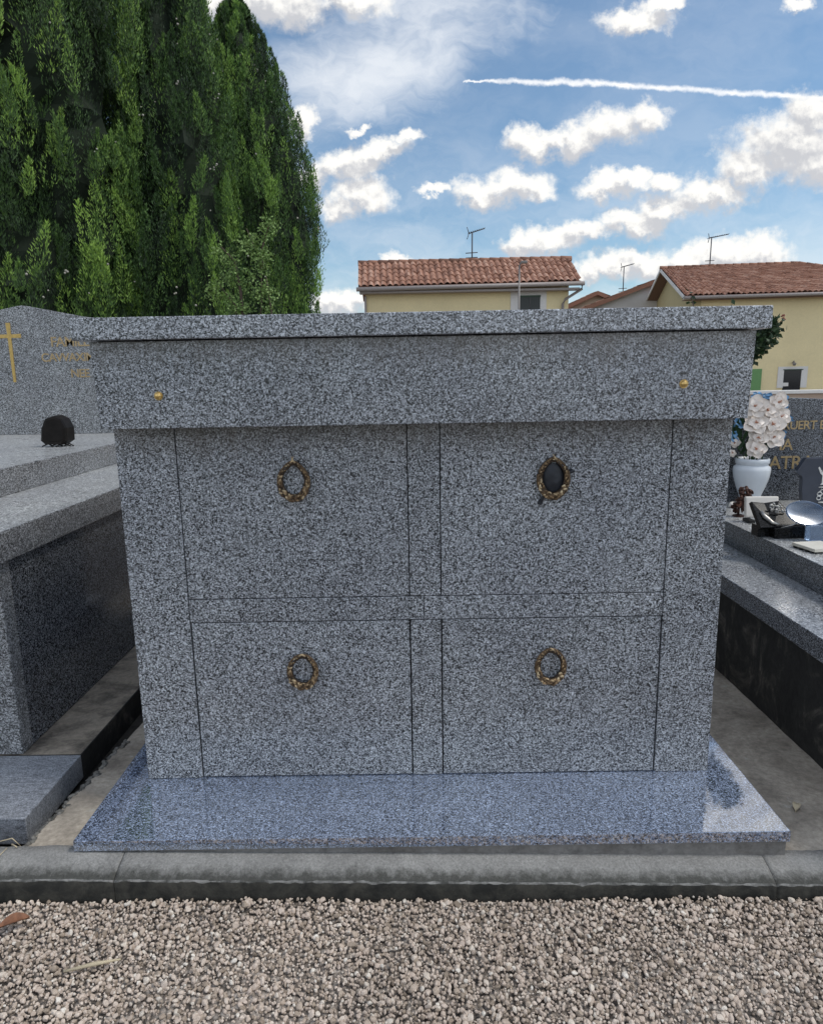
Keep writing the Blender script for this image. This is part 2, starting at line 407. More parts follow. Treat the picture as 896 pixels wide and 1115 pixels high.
# gravel stones
def rocks(n_proto, sub):
    out = []
    for k in range(n_proto):
        bm = bmesh.new(); bmesh.ops.create_icosphere(bm, subdivisions=sub, radius=1.)
        V = np.array([v.co[:] for v in bm.verts]); F = np.array([[v.index for v in f.verts] for f in bm.faces]); bm.free()
        for c in range(7):
            nrm = RNG.normal(size=3); nrm /= np.linalg.norm(nrm); h = RNG.uniform(.55, .9)
            d = V @ nrm - h; V = V - np.outer(np.clip(d, 0, None), nrm)
        V *= np.array([1.0, RNG.uniform(.65, .95), RNG.uniform(.55, .8)]); out.append((V, F))
    return out
def gravel():
    protos = rocks(14, 2); protos_lo = rocks(14, 1)
    P = 0.0084
    gx = np.arange(-1.95, 1.95, P); gy = np.arange(-1.08, -.4, P)
    X, Y = np.meshgrid(gx, gy); X = X.ravel() + RNG.uniform(-.006, .006, X.size); Y = Y.ravel() + RNG.uniform(-.006, .006, Y.size)
    S = np.clip(RNG.lognormal(math.log(.0053), .34, X.size), .0028, .0125)
    keep = Y < -.404 - S*.4 + .005*np.sin(X*23)*np.sin(X*7.1)
    X, Y, S = X[keep], Y[keep], S[keep]
    Z = gz(X, Y) + RNG.uniform(-.006, .004, X.size) + .006*np.sin(X*5+1)*np.sin(Y*6) + .005*np.exp(-((Y+.42)/.03)**2)
    VV, FF, off = [], [], 0
    for i in range(len(X)):
        near = (abs(X[i]) < 1.25 and Y[i] > -.85)
        V, F = (protos if near and S[i] > .0066 else protos_lo)[RNG.integers(14)]
        q = RNG.normal(size=4); q /= np.linalg.norm(q); w, a, b, c = q
        Rm = np.array([[1-2*(b*b+c*c), 2*(a*b-c*w), 2*(a*c+b*w)], [2*(a*b+c*w), 1-2*(a*a+c*c), 2*(b*c-a*w)], [2*(a*c-b*w), 2*(b*c+a*w), 1-2*(a*a+b*b)]])
        VV.append((V*S[i]) @ Rm.T + (X[i], Y[i], Z[i])); FF.append(F+off); off += len(V)
    o = np_mesh('gravel', np.concatenate(VV), np.concatenate(FF), M['gravel'])
    tag(o, kind='stuff')
gravel()

def kerb():
    def prof(t):   # (y, z offset) round the section from the back to the foot of the face
        return [(-.285, -.05), (-.292, .0), (-.32, -.004), (-.35, -.011), (-.375, -.019), (-.392, -.0255), (-.3975, -.029), (-.4005, -.034), (-.402, -.06), (-.403, -.11), (-.402, -.16)]
    mids = [0, 0, 0, 0, 0, 0, 1, 2, 2, 2]
    mb = MB()
    from mathutils import noise as N
    for x0, x1 in ((-3.2, -.9098), (-.9082, .9872), (.9882, 3.2)):
        n = int((x1-x0)/.012); pr = prof(0)
        rows = []
        for i in range(n+1):
            x = x0 + (x1-x0)*i/n; base = -.058 - .0226*x if abs(x) < 1.1 else -.058 - .0226*(1.1 if x > 0 else -1.1)
            e = min(abs(x-x0), abs(x-x1)); rnd = max(0, .003-e)*.6
            row = []
            for j, (y, z) in enumerate(pr):
                q = Vector((x*22, j*.7, 3)); d = N.noise(q)*.0022 + N.noise(q*3.1)*.0014
                if j in (5, 6, 7): d += (N.noise(Vector((x*45, j, 9))))*.002
                row.append((x, y + d, base*(1 if j < 8 else .6) + (0 if j < 8 else -.022) + z + d - rnd))
            rows.append(row)
        vs = [[mb.bm.verts.new(p) for p in r_] for r_ in rows]
        for i in range(n):
            for j in range(len(pr)-1):
                f = mb.bm.faces.new((vs[i][j], vs[i+1][j], vs[i+1][j+1], vs[i][j+1])); f.smooth = True; f.material_index = mids[j]
        for r_ in (vs[0], vs[-1]):
            f = mb.bm.faces.new(r_); f.material_index = 2
    bmesh.ops.recalc_face_normals(mb.bm, faces=mb.bm.faces[:])
    tag(mb.build('kerb', [M['kerb_top'], M['kerb_edge'], M['kerb_face']]), kind='structure')
kerb()
def gap_floor(name, x0, x1, y0, y1, zf, nx, ny, mat, seed):
    from mathutils import noise as N
    g = []
    for j in range(ny+1):
        y = y0 + (y1-y0)*j/ny
        g.append([(x0+(x1-x0)*i/nx, y, zf(x0+(x1-x0)*i/nx, y) + N.noise(Vector((i*.31, j*.31, seed)))*.004) for i in range(nx+1)])
    mb = MB(); mb.sheet(g)
    # rim going down, so that it is a slab and not a paper-thin sheet
    edge = [g[0][i] for i in range(nx+1)]
    mb.sheet([[(x, y, -.3) for x, y, z in edge], edge], smooth=False)
    left = [g[j][0] for j in range(ny+1)]
    mb.sheet([left, [(x, y, -.3) for x, y, z in left]], smooth=False)
    return tag(mb.build(name, mat), kind='structure')
def lfz(x, y): return -.066 - .075*max(0, min(1, (y+.28)/.9)) - .03*max(0, min(1, (y-.6)/1.5))
gap_floor('concrete_floor', -1.245, -.9, -.279, 3.8, lfz, 14, 100, M['floor_gap'], 1.)
gap_floor('concrete_floor', .9, 1.47, -.279, 2.6, lambda x, y: -.094 - .012*max(0, y), 18, 100, M['floor_gap'], 5.)
# crumbled mortar lip along the trench, and the soil in it
mb = MB()
pts = []
random.seed(3)
for i in range(60):
    y = -.25 + i*.0125
    mb.blob((-1.243 + random.uniform(-.012, .008), y, lfz(0, y) - .003 + random.uniform(-.004, .005)), (random.uniform(.006, .014), random.uniform(.008, .02), random.uniform(.004, .010)), jit=.25, rot=(0, 0, random.uniform(-1, 1)))
tag(mb.build('mortar_crumbs', M['mortar']), kind='stuff')
mb = MB(); mb.sheet([[(-3.2, -.28, -.10), (-1.32, -.28, -.10), (-1.235, -.28, -.105)], [(-3.2, -.1, -.17), (-1.32, -.12, -.165), (-1.235, -.1, -.16)], [(-3.2, 3.8, -.21), (-1.3, 3.8, -.21), (-1.235, 3.8, -.21)]])
tag(mb.build('soil', M['soil']), kind='structure')

# ------------------------------------------------------------------ central monument
tomb = thing('wall_tomb', (0, 1.1, -.05), 'wide grey granite tomb with four sealed niches and bronze wreaths, in the centre', 'tomb')
G = M['granite']; D = 2.05
MB().box(-1.0585, 1.0625, -.3185, D+.03, -.0345, 0, .0025).build('base_slab', M['granite_slab'], tomb)
MB().box(-1.052, 1.056, -.311, D+.02, -.25, -.0347, .002).build('plinth', M['concrete'], tomb)
MB().box(-.935, .935, .030, D-.02, .002, 1.447, 0).build('core', M['joint'], tomb)
ZT = 1.197
def panel(name, x0, x1, z0, z1, y0=0., th=.028, g=.0015, b=.0024):
    return MB().box(x0+g, x1-g, y0, y0+th, z0+g, z1-g, b).build(name, M['granite_stained'], tomb)
MB().box(-.9534, -.7672-.0015, 0, D, .001, ZT-.001, .002).build('pillar', M['granite_stained'], tomb)
MB().box(.7682+.0015, .95, 0, D, .001, ZT-.001, .002).build('pillar', M['granite_stained'], tomb)
panel('mullion', -.0503, .0511, .0005, .558, .0006)
panel('mullion', -.0503, .0511, .6374, ZT, .0006)
panel('rail', -.7672, -.005, .558, .6374, .0006, g=.0009)
panel('rail', -.005, .7682, .558, .6374, .0008, g=.0009)
doors = [panel('niche_panel', -.7672, -.0503, .6374, ZT, .002), panel('niche_panel', .0511, .7682, .6374, ZT, .0012),
         panel('niche_panel', -.7672, -.0503, .0005, .558, .004, g=.0026), panel('niche_panel', .0511, .7682, .0005, .558, .0035, g=.0026)]
MB().poly([(-.9469, -.1, 1.198), (.9464, -.1, 1.198), (.9531, -.1, 1.4475), (-.9545, -.1, 1.4475)], (0, D+.1, 0), bev=.002).build('lintel', M['granite_lintel'], tomb)
MB().box(-.9905, .981, -.13, D+.05, 1.4503, 1.5127, .004, seg=3).build('capstone', G, tomb)
for x, z in ((-.768, 1.292), (.754, 1.300)):
    m = MB(); m.blob((x, -.1035, z), (.0105, .008, .0105), sub=3); m.tube([(x, -.099, z), (x, -.103, z)], .0125, 16)
    m.build('screw_cap', M['brass'], tomb)
def wreath(cx, cz, w, h, door, tip, mat, label=None):
    random.seed(int((cx+5)*100))
    m = MB(); N_ = 64; y = -.012
    def pt(t, o=0.):     # t = 0 at the top, going round
        a = 2*math.pi*t; s_ = math.sin(a); c_ = math.cos(a)
        pinch = 1 - .30*tip*max(0, c_)**2
        return Vector((cx + s_*(w/2+o)*pinch, y, cz + c_*(h/2+o)))
    for side, o in ((0, .0045), (0, -.0055)):
        pts = [pt(i/N_, o) for i in range(N_+1)]
        rad = [.0034 + .0046*(.5-.5*math.cos(2*math.pi*i/N_)) for i in range(N_+1)]
        m.tube(pts, rad, 6, cap=False)
    # little leaves and buds, denser and bigger towards the foot
    for i in range(260):
        t = random.gauss(.5, .24)
        if not .05 < t < .95: continue
        k = .5 - .5*math.cos(2*math.pi*t); p = pt(t, random.uniform(-.009, .008)*(.4+.6*k))
        a = 2*math.pi*t; r_ = random.uniform(.0036, .0064)*(.6+.55*k)
        m.blob(p + Vector((0, -random.uniform(.002, .011)*(.35+.65*k), 0)), (r_*.75, r_*.7, r_*1.5), rot=(random.uniform(-.4, .4), a + random.choice((-.5, .5)) + 1.57, random.uniform(-.4, .4)))
    for s_ in (-1, 1):     # ends of the two stems crossing at the top
        m.tube([pt(s_*.06), pt(0) + Vector((s_*.003, -.003, .004)), pt(0) + Vector((-s_*.004, -.003, .013*tip+.003))], [.003, .0035, .0012], 6)
    m.tube([(cx, .004, cz+h/2-.004), (cx, -.012, cz+h/2-.002)], .004, 8)
    return m.build('wreath', mat, door, label)
wreath(-.404, 1.024, .086, .112, doors[0], 1.3, M['bronze'], 'bronze wreath with pointed tip, upper left panel')
w2 = wreath(.402, 1.019, .086, .116, doors[1], 1.0, M['bronze'], 'bronze wreath filled with a dark oval cloth')
wreath(-.406, .391, .086, .106, doors[2], .35, M['bronze'])
wreath(.407, .396, .086, .110, doors[3], .45, M['bronze'])
# dark cloth stuffed into the upper right wreath, with two torn ends
random.seed(5)
m = MB()
g = []
for i in range(15):
    a_ = i/14
    g.append([])
    for j in range(25):
        t = 2*math.pi*j/24; g[-1].append((.402 + math.sin(t)*.034*a_, -.006 - .010*(1-a_*a_) - .004*math.sin(a_*7+t*2)*a_*(1-a_), 1.017 + math.cos(t)*.047*a_))
m.sheet(g)
for pts in ([(.437, -.008, 1.030), (.449, -.009, 1.033), (.459, -.006, 1.039), (.468, -.005, 1.036)], [(.377, -.008, .968), (.370, -.009, .955), (.365, -.006, .944)]):
    m.tube(pts, [.004, .006, .0075, .003][:len(pts)], 6)
m.blob((.364, -.006, .941), (.008, .005, .009), jit=.25); m.blob((.452, -.006, 1.036), (.011, .005, .007), jit=.25)
m.build('torn_cloth', M['ribbon'], doors[1])

# ------------------------------------------------------------------ left tomb
lt = thing('family_tomb', (-2.45, 1.2, -.2), 'stepped granite tomb on the left with gold cross on its curved headstone', 'tomb')
MB().box(-4.1, -1.964, .12, 3.62, .8151, .9455, .004, top=1).build('upper_slab', [M['granite_old'], M['top_lit']], lt)
MB().box(-4.4, -1.509, .235, 3.72, .7025, .8147, .005, top=1).build('lower_slab', [M['granite_old'], M['top_lit']], lt)
MB().box(-4.36, -1.5393, .2635, .335, -.0545, .7023, .004).build('front_block', M['granite_old'], lt)
MB().box(-4.36, -1.5405, .3375, 3.66, -.0545, .7023, .003).build('side_panel', M['granite_dark'], lt)
MB().box(-4.5, -1.3155, .2575, 3.85, -.24, -.0565, .004, top=1).build('footing', [M['chamber_dark'], M['concrete_brown']], lt)  # sides in near-black concrete, shade of the gap put into their colour
MB().box(-4.5, -1.3145, -.127, .256, -.151, -.0555, .004).build('front_step', M['granite_step'], lt)
# headstone: a hill-shaped crest
place(1.2396, (0.0063, 0.507, -0.3194))
yh = 2.19
crest = []
for i in range(41):
    x = -3.25 + 1.72*i/40; d = abs(x + 2.398)
    z = 1.804 - .20*d if d < .36 else 1.732 - .16*(d-.36) + .10*max(0, (d-.36))**2
    if d < .02: z = 1.802
    crest.append((x, yh, z))
hs = MB().poly([(-1.53, yh, 1.0205), (-3.25, yh, 1.0205)] + crest, (0, .13, 0), bev=.004).build('headstone', M['granite_old'], lt)
m = MB(); y = yh - .004
m.poly([(-2.505, y, 1.70), (-2.477, y, 1.70), (-2.480, y, 1.632), (-2.420, y, 1.634), (-2.420, y, 1.610), (-2.480, y, 1.611), (-2.484, y, 1.345), (-2.500, y, 1.345), (-2.502, y, 1.611), (-2.562, y, 1.609), (-2.562, y, 1.632), (-2.502, y, 1.632)], (0, .006, 0))
m.build('cross', M['gold'], hs)
for tx, x, z, s_ in (('FAMILLE', -2.245, 1.555, .058), ('CAVVAXIM', -2.312, 1.466, .050), ('NEE', -2.142, 1.368, .050)):
    lettering('lettering', tx, x, yh-.0015, z, s_, M['gold_dull'], hs, spacing=.9)
# black stone ornament on its slab
st = thing('stone_ornament', (-1.83, 1.345, 1.02), 'small black faceted stone ornament alone on the left tomb slab', 'ornament')
random.seed(12)
m = MB()
m.poly([(-1.895, 1.30, 1.052), (-1.872, 1.29, 1.034), (-1.79, 1.29, 1.032), (-1.765, 1.30, 1.05), (-1.762, 1.30, 1.115), (-1.782, 1.30, 1.160), (-1.815, 1.30, 1.176), (-1.862, 1.30, 1.162), (-1.886, 1.30, 1.115)], (0, .09, 0), bev=.014)
m.build('stone', simple('rough_black_stone', (.010, .008, .007), .45, ior=1.22, vary=.5, vscale=18, bmp=.35, bscale=60), st)
m = MB()
for x0, x1 in ((-1.90, -1.85), (-1.855, -1.80), (-1.83, -1.76), (-1.79, -1.745)):
    m.tube([(x0, 1.32, 1.0235), ((x0+x1)/2, 1.335, 1.034), (x1, 1.33, 1.0232)], .0035, 6)
m.build('twig_foot', M['black_metal'], st)
place()
# ------------------------------------------------------------------ right tomb
rt = thing('family_tomb', (2.3, 1.0, -.2), 'granite tomb on the right with blackened concrete base and crowded top', 'tomb')
MB().box(1.69, 4.0, -.05, 2.25, .3929, .5175, .004, top=1).build('upper_slab', [M['granite_slate'], M['top_lit']], rt)
MB().box(1.408, 4.2, -.36, 2.4, .308, .3925, .004, top=1).build('lower_slab', [M['granite_slate'], M['top_lit_grey']], rt)
MB().box(1.4417, 4.15, -.33, 2.35, -.24, .3078, .004).build('chamber', M['chamber_dark'], rt)
place(1.1344, (0.0036, 0.2843, -0.1791))
yr = 1.682
hp = [(1.62, yr, .6145), (3.0, yr, .6145), (3.0, yr, 1.02)] + [(3.0 - 1.0*i/12, yr, 1.02 + .165*math.sin(math.pi/2*i/12)) for i in range(1, 13)] + [(1.80, yr, 1.19), (1.62, yr, 1.17)]
hr = MB().poly(hp, (0, .11, 0), bev=.004).build('headstone', M['granite_slate'], rt)
for tx, x, z, s_ in (('BRUERT B', 1.968, 1.014, .046), ('IA', 1.990, .90, .062), ('ATRA', 1.942, .795, .072)):
    lettering('lettering', tx, x, yr-.0015, z, s_, M['gold_dull'], hr, spacing=.92)
ZR = .6145
vase = thing('vase', (1.812, 1.595, ZR), 'white glossy ceramic flower vase on the right tomb', 'vase')
m = MB(); m.lathe((1.808, 1.595, ZR), [(.048, .0), (.050, .012), (.056, .05), (.075, .10), (.090, .15), (.095, .19), (.092, .208), (.081, .216), (.080, .222), (.086, .228), (.086, .250), (.083, .254), (.076, .254), (.074, .23), (.07, .20)], 40)
m.build('body', M['ceramic'], vase)
bq = thing('bouquet', (1.808, 1.595, ZR+.12), 'artificial white flower spray with blue cellophane standing in the white vase', 'flowers')
def blossom(c, r_, face, parent, seed):
    random.seed(seed); m = MB()
    f = Vector(face).normalized(); a = f.cross(Vector((0, 0, 1))).normalized(); b = a.cross(f)
    c = Vector(c); ph = random.uniform(0, 6)
    for ring, (np_, sc, lift) in enumerate(((5, 1., .05), (4, .62, .35))):
        for k in range(np_):
            an = ph + ring*.6 + 2*math.pi*k/np_ + random.uniform(-.15, .15); d = a*math.cos(an) + b*math.sin(an); s_ = f.cross(d)
            g = []
            L = r_*sc*random.uniform(.9, 1.12); curl = random.uniform(-.1, .25)
            for i in range(7):
                t = i/6; wd = L*.50*math.sin(math.pi*(.10+.86*t))**.75; row = []
                for j in range(-3, 4):
                    u = j/3; row.append(c + d*L*t + s_*wd*u + f*(lift*L*t*(1.2-t) + .10*L*u*u - curl*L*t*t*t + .05*L*math.sin(9*u+seed+k)*t + .012*ring))
                g.append(row)
            m.sheet(g)
    m.blob(c + f*.010, (r_*.16,)*3, mat=1, jit=.2)
    for k in range(4): m.tube([c, c + f*.028 + a*random.uniform(-.01, .01) + b*random.uniform(-.01, .01)], [.0018, .0022], 5, mat=1)
    return m.build('blossom', [M['petal'], M['petal_core']], parent)
bl = [(1.775, 1.545, 1.150, .062), (1.845, 1.55, 1.125, .058), (1.898, 1.55, 1.168, .054), (1.785, 1.54, 1.062, .062), (1.868, 1.535, 1.055, .062), (1.915, 1.545, 1.092, .050), (1.800, 1.535, .985, .052), (1.885, 1.54, .985, .055), (1.792, 1.53, .925, .056), (1.706, 1.60, .955, .032), (1.700, 1.60, .895, .022)]
for i, (x, y, z, r_) in enumerate(bl):
    blossom((x, y, z), r_, ((x-1.83)*2.2 - .35, -1., .25 + random.uniform(-.2, .2)), bq, 20+i)
m = MB(); random.seed(8)
for x, y, z, r_ in bl: m.tube([(1.808 + random.uniform(-.03, .03), 1.595, ZR+.14), ((x+1.808)/2, 1.595, (z+ZR+.2)/2), (x, y+.02, z)], .003, 6)
m.build('stems', M['leaf_dark'], bq)
m = MB()
for i in range(46):
    x = random.uniform(1.70, 1.90); y = 1.595 + random.uniform(-.035, .04); z = random.uniform(.86, 1.06); L = random.uniform(.05, .11)
    a = random.uniform(-.7, .7); d = Vector((math.sin(a), random.uniform(-.3, .3), math.cos(a))); s_ = Vector((math.cos(a), .2, -math.sin(a)))
    g = [[Vector((x, y, z)) + d*L*t + s_*.012*math.sin(math.pi*min(.97, t+.1))*u + Vector((0, -.012*t*t, 0)) for u in (-1, 0, 1)] for t in (0, .3, .6, .9, 1)]
    m.sheet(g)
m.build('leaves', M['leaf_dark'], bq)
m = MB(); random.seed(31)
for x, z, w_, h_, rz in ((1.955, 1.15, .035, .10, .3), (1.975, 1.075, .075, .03, .1), (1.735, 1.065, .075, .06, -.5), (1.70, .985, .05, .06, -.3), (1.955, .985, .02, .05, .8), (1.93, .945, .06, .025, .2), (1.86, 1.20, .06, .03, 0.), (1.80, 1.205, .06, .03, .4)):
    g = []
    for i in range(6):
        g.append([(x + (j/5-.5)*w_*(1-.4*i/5) + rz*.02*i/5, 1.60 + .014*math.sin(i*2.3+j*1.7+x*40) - .01*j/5, z + (i/5-.5)*h_ + .006*math.sin(j*2.1)) for j in range(6)])
    m = MB(); m.sheet(g); m.build('cellophane', M['cello'], bq)
# copper leaf ornament in front of the vase
orn = thing('leaf_ornament', (1.62, 1.277, ZR), 'dark copper leaf and rose ornament in front of the white vase', 'ornament')
random.seed(4); m = MB()
m.tube([(1.60, 1.277, ZR+.002), (1.603, 1.277, ZR+.06), (1.615, 1.275, ZR+.12)], [.006, .005, .003], 6)
m.lathe((1.603, 1.277, ZR), [(.030, 0), (.028, .006), (.008, .012)], 16)
for i in range(150):
    t = random.uniform(.0, 1.); wd = .040*math.sin(math.pi*(.25+.6*t))
    p = Vector((1.606 + .022*t + random.uniform(-wd, wd), 1.268 + random.uniform(-.022, .02), ZR + .022 + .122*t))
    m.blob(p, (random.uniform(.007, .013), .003, random.uniform(.007, .012)), rot=(random.uniform(-1, 1), random.uniform(-2, 2), random.uniform(-1, 1)), jit=.15)
m.build('leaf_spray', M['copper_leaf'], orn)
m = MB(); 
for k in range(14):
    a = k*2.4; m.blob((1.592 + .0011*k*math.cos(a), 1.252, ZR+.068 + .0011*k*math.sin(a)), (.006, .004, .005), rot=(0, a, 0))
m.build('rose', simple('copper_rose', (.28, .13, .085), .4, .5, vary=.4, vscale=100), orn)
# white plaque on black feet
wp = thing('memorial_plaque', (1.64, 1.14, ZR), 'cream rectangular plaque with a small dark rose on black feet', 'plaque')
m = MB(); m.box(1.565, 1.718, 1.125, 1.147, ZR+.022, ZR+.124, .006, rot=(R(-9), 0, R(-4)), seg=3); m.build('panel', M['cream'], wp)
for x in (1.585, 1.695): MB().box(x-.016, x+.016, 1.10, 1.165, ZR+.0005, ZR+.016, .003).build('foot', M['black_metal'], wp)
m = MB(); random.seed(2)
for k in range(16):
    a = k*2.4; m.blob((1.653 + .0012*k*math.cos(a), 1.109, ZR+.066 + .0012*k*math.sin(a)), (.006, .004, .005), rot=(0, a, 0))
m.tube([(1.66, 1.112, ZR+.074), (1.675, 1.110, ZR+.086), (1.70, 1.112, ZR+.078)], [.004, .005, .003], 6)
m.build('dark_rose', M['black_metal'], wp)
MB().box(1.597, 1.668, 1.101, 1.106, ZR+.030, ZR+.036, .001, rot=(0, R(3), R(-4))).build('dark_band', M['black_metal'], wp)
# black book-shaped plaque with silver flower
bk = thing('book_plaque', (1.58, .86, ZR), 'black polished granite book plaque with a silver flower on its face', 'plaque')
m = MB(); m.poly([(1.531, .785, ZR+.0005), (1.667, .785, ZR+.0005), (1.660, .785, ZR+.056), (1.529, .785, ZR+.046)], (0, .07, 0), bev=.003); m.build('base', M['black_stone'], bk)
m = MB()
m.poly([(1.478, .805, ZR+.045), (1.535, .800, ZR+.049), (1.655, .805, ZR+.058), (1.600, .905, ZR+.146), (1.535, .905, ZR+.138), (1.477, .905, ZR+.144)], (0, .022, -.012), bev=.003)
m.poly([(1.479, .83, ZR+.0005), (1.530, .83, ZR+.0005), (1.530, .83, ZR+.044), (1.479, .83, ZR+.050)], (0, .06, 0), bev=.002)
m.build('open_book', M['black_stone'], bk)
random.seed(9); m = MB()
for cx, cy, cz, r_ in ((1.555, .872, ZR+.128, .018), (1.580, .868, ZR+.124, .016), (1.566, .850, ZR+.112, .015), (1.592, .852, ZR+.110, .012), (1.545, .855, ZR+.115, .010)):
    for k in range(6):
        a = k*1.256; q = r_*.55*(k > 0); m.blob((cx + q*math.cos(a), cy - .004, cz + q*math.sin(a)), (r_*.55, r_*.22, r_*.40), rot=(R(40), a, 0))
m.build('silver_flower', M['silver'], bk)
m = MB(); m.sheet([[(1.492, .823, ZR+.071), (1.507, .820, ZR+.071)], [(1.497, .85, ZR+.096), (1.516, .846, ZR+.092)], [(1.525, .812, ZR+.063), (1.545, .806, ZR+.062)]]); 
m.bm.free(); m = MB(); m.tube([(1.500, .858, ZR+.108), (1.507, .838, ZR+.090), (1.530, .812, ZR+.066), (1.552, .80, ZR+.060)], [.006, .010, .008, .003], 8); m.build('silver_stem', M['silver'], bk)
m = MB(); m.tube([(1.556, .785, ZR+.050), (1.60, .779, ZR+.062), (1.640, .778, ZR+.079)], [.002, .003, .002], 6); m.build('silver_line', M['silver'], bk)
# glass dish on a glass block
gl = thing('glass_ornament', (1.66, .735, ZR), 'pale blue translucent glass oval standing on a glass block', 'ornament')
m = MB(); m.box(1.637, 1.712, .705, .748, ZR+.004, ZR+.074, .004); m.build('block', M['glass'], gl)
m = MB(); g = []
ctr = Vector((1.648, .765, ZR+.116)); ax = Vector((.080, -.012, -.004)); ay = Vector((0, .028, .046))
n_ = ax.cross(ay).normalized()
prof = []
for k in range(9):
    rr = 1 - k/8*.98
    g.append([ctr + ax*rr*math.cos(2*math.pi*j/36) + ay*rr*math.sin(2*math.pi*j/36) - n_*.012*(1-rr*rr) for j in range(37)])
m.sheet(g); m.sheet([[p + n_*.006 for p in r_] for r_ in g][::-1])
m.tube(g[0], .0035, 8, cap=False); m.build('oval_dish', M['glass'], gl)
# cream tile on little dark feet
tl = thing('tile_plaque', (1.58, .59, ZR), 'flat cream tile on small dark feet at the edge of the right tomb', 'tile')
m = MB(); m.poly([(1.528, .645, ZR+.007), (1.552, .520, ZR+.007), (1.68, .535, ZR+.007), (1.655, .660, ZR+.007)], (0, 0, .013), bev=.003); m.build('slab', M['tile_cream'], tl)
for x, y in ((1.535, .628), (1.540, .595), (1.546, .560), (1.558, .532), (1.64, .545)): MB().box(x-.006, x+.006, y-.006, y+.006, ZR+.0005, ZR+.0068, .001).build('foot', M['black_metal'], tl)
# slate shaped plaque
sp = thing('shaped_plaque', (2.05, 1.41, ZR), 'tall charcoal plaque with cut outline and white chalice emblem, at the right edge', 'plaque')
y = 1.40
ol = [(1.990, y, .888), (1.984, y, .880), (1.948, y, .822), (1.946, y, .812), (1.957, y, .803), (1.975, y, .792), (1.979, y, .775), (1.980, y, .72), (1.988, y, .665), (2.003, y, .640), (2.03, y, .622), (2.07, y, ZR+.0005), (2.20, y, ZR+.0005), (2.245, y, .64), (2.26, y, .70), (2.262, y, .775), (2.29, y, .81), (2.245, y, .882), (2.235, y, .888)]
MB().poly(ol, (0, .03, 0), bev=.003).build('plate', M['slate'], sp)
y = 1.3975
m = MB()
m.poly([(2.054, y, .836), (2.060, y, .842), (2.071, y, .823), (2.086, y, .827), (2.102, y, .842), (2.108, y, .836), (2.094, y, .806), (2.084, y, .796), (2.085, y, .755), (2.094, y, .748), (2.070, y, .748), (2.079, y, .755), (2.079, y, .796), (2.068, y, .806)], (0, .004, 0))
m.poly([(2.072, y, .818), (2.086, y, .818), (2.100, y, .836), (2.096, y, .842), (2.080, y, .828)], (0, -.001, 0), mat=1)
m.build('chalice', [M['white_paint'], M['black_metal']], sp)
m = MB()
def strk(pts, r_=.0028): m.tube([(x, y, z) for x, z in pts], r_, 6)
strk([(2.066, .735), (2.12, .735)]); strk([(2.080, .735), (2.078, .715), (2.070, .712)]); strk([(2.078, .722), (2.10, .722)])
for cx, cz in ((2.072, .700), (2.070, .678)):
    strk([(cx + .011*math.cos(t*.6), cz + .010*math.sin(t*.6)) for t in range(11)])
strk([(2.085, .702), (2.10, .690), (2.088, .676)]); strk([(2.062, .690), (2.085, .694)]); strk([(2.070, .655), (2.115, .655)], .004)
m.build('flourish', M['white_paint'], sp)
# pebble
m = MB(); random.seed(6); m.blob((1.668, 1.49, ZR+.016), (.020, .018, .018), sub=2, jit=.06)
tag(m.build('pebble', M['cream']), 'tiny white rounded pebble left of the copper ornament', 'pebble')

place()
# ------------------------------------------------------------------ shrub behind the right tomb
def leaves_mesh(name, P, Dn, L, W, tint, mat, parent, fold=.25):
    """rhombic leaves: P base points, Dn directions, L lengths, W half widths"""
    n = len(P); Dn = Dn/np.linalg.norm(Dn, axis=1, keepdims=True)
    rnd = RNG.normal(size=(n, 3)); S = np.cross(Dn, rnd); S /= np.linalg.norm(S, axis=1, keepdims=True); Nn = np.cross(S, Dn)
    L = L[:, None]; W = W[:, None]
    V = np.stack([P, P + Dn*L*.45 + S*W + Nn*W*fold, P + Dn*L, P + Dn*L*.45 - S*W + Nn*W*fold], 1).reshape(-1, 3)
    F = (np.arange(n)*4)[:, None] + np.array([0, 1, 2, 3])
    return np_mesh(name, V, F, mat, parent, np.repeat(tint, 4))
sh = thing('shrub', (1.88, 2.3, -.26), 'dark leafy shrub rising behind the right end of the central tomb', 'shrub')
m = MB(); random.seed(14)
m.tube([(1.88, 2.3, -.26), (1.87, 2.31, .6), (1.84, 2.28, 1.2), (1.82, 2.3, 1.6)], [.03, .025, .018, .006], 8)
tips = []
for x, y, z in ((2.2, 2.22, 1.60), (2.1, 2.3, 1.52), (1.95, 2.25, 1.72), (1.68, 2.25, 1.785), (1.75, 2.3, 1.6), (2.05, 2.2, 1.62), (2.15, 2.35, 1.50), (1.6, 2.35, 1.55)):
    m.tube([(1.85, 2.29, 1.15), ((x+1.85)/2, y, (z+1.25)/2), (x, y, z)], [.012, .008, .003], 6); tips.append((x, y, z))
m.build('trunk', M['bark'], sh)
P, Dn = [], []
for i in range(9500):
    c = np.array([1.87, 2.3, 1.54]); r_ = RNG.normal(size=3); r_ /= np.linalg.norm(r_); q = c + r_*np.array([.36, .25, .22])*RNG.uniform(.3, 1)**.4
    # clipped on the low outer side, uneven
    if q[2] < 1.40 + max(0, q[0]-2.08)*1.35 + .025*math.sin(q[0]*60): continue
    if q[2] > 1.66 or (1.90 < q[0] < 2.085 and q[2] > 1.50 + 1.1*max(0, q[0]-2.02) + .03*math.sin(q[0]*90)): continue
    P.append(q); Dn.append(r_ + RNG.normal(size=3)*.7)
for x, y, z in tips:
    for i in range(7 if z > 1.65 else 26):
        P.append(np.array([x, y, z]) + RNG.normal(size=3)*np.array([.020, .02, .022])); Dn.append(RNG.normal(size=3) + np.array([0, 0, .5]))
P = np.array(P); Dn = np.array(Dn)
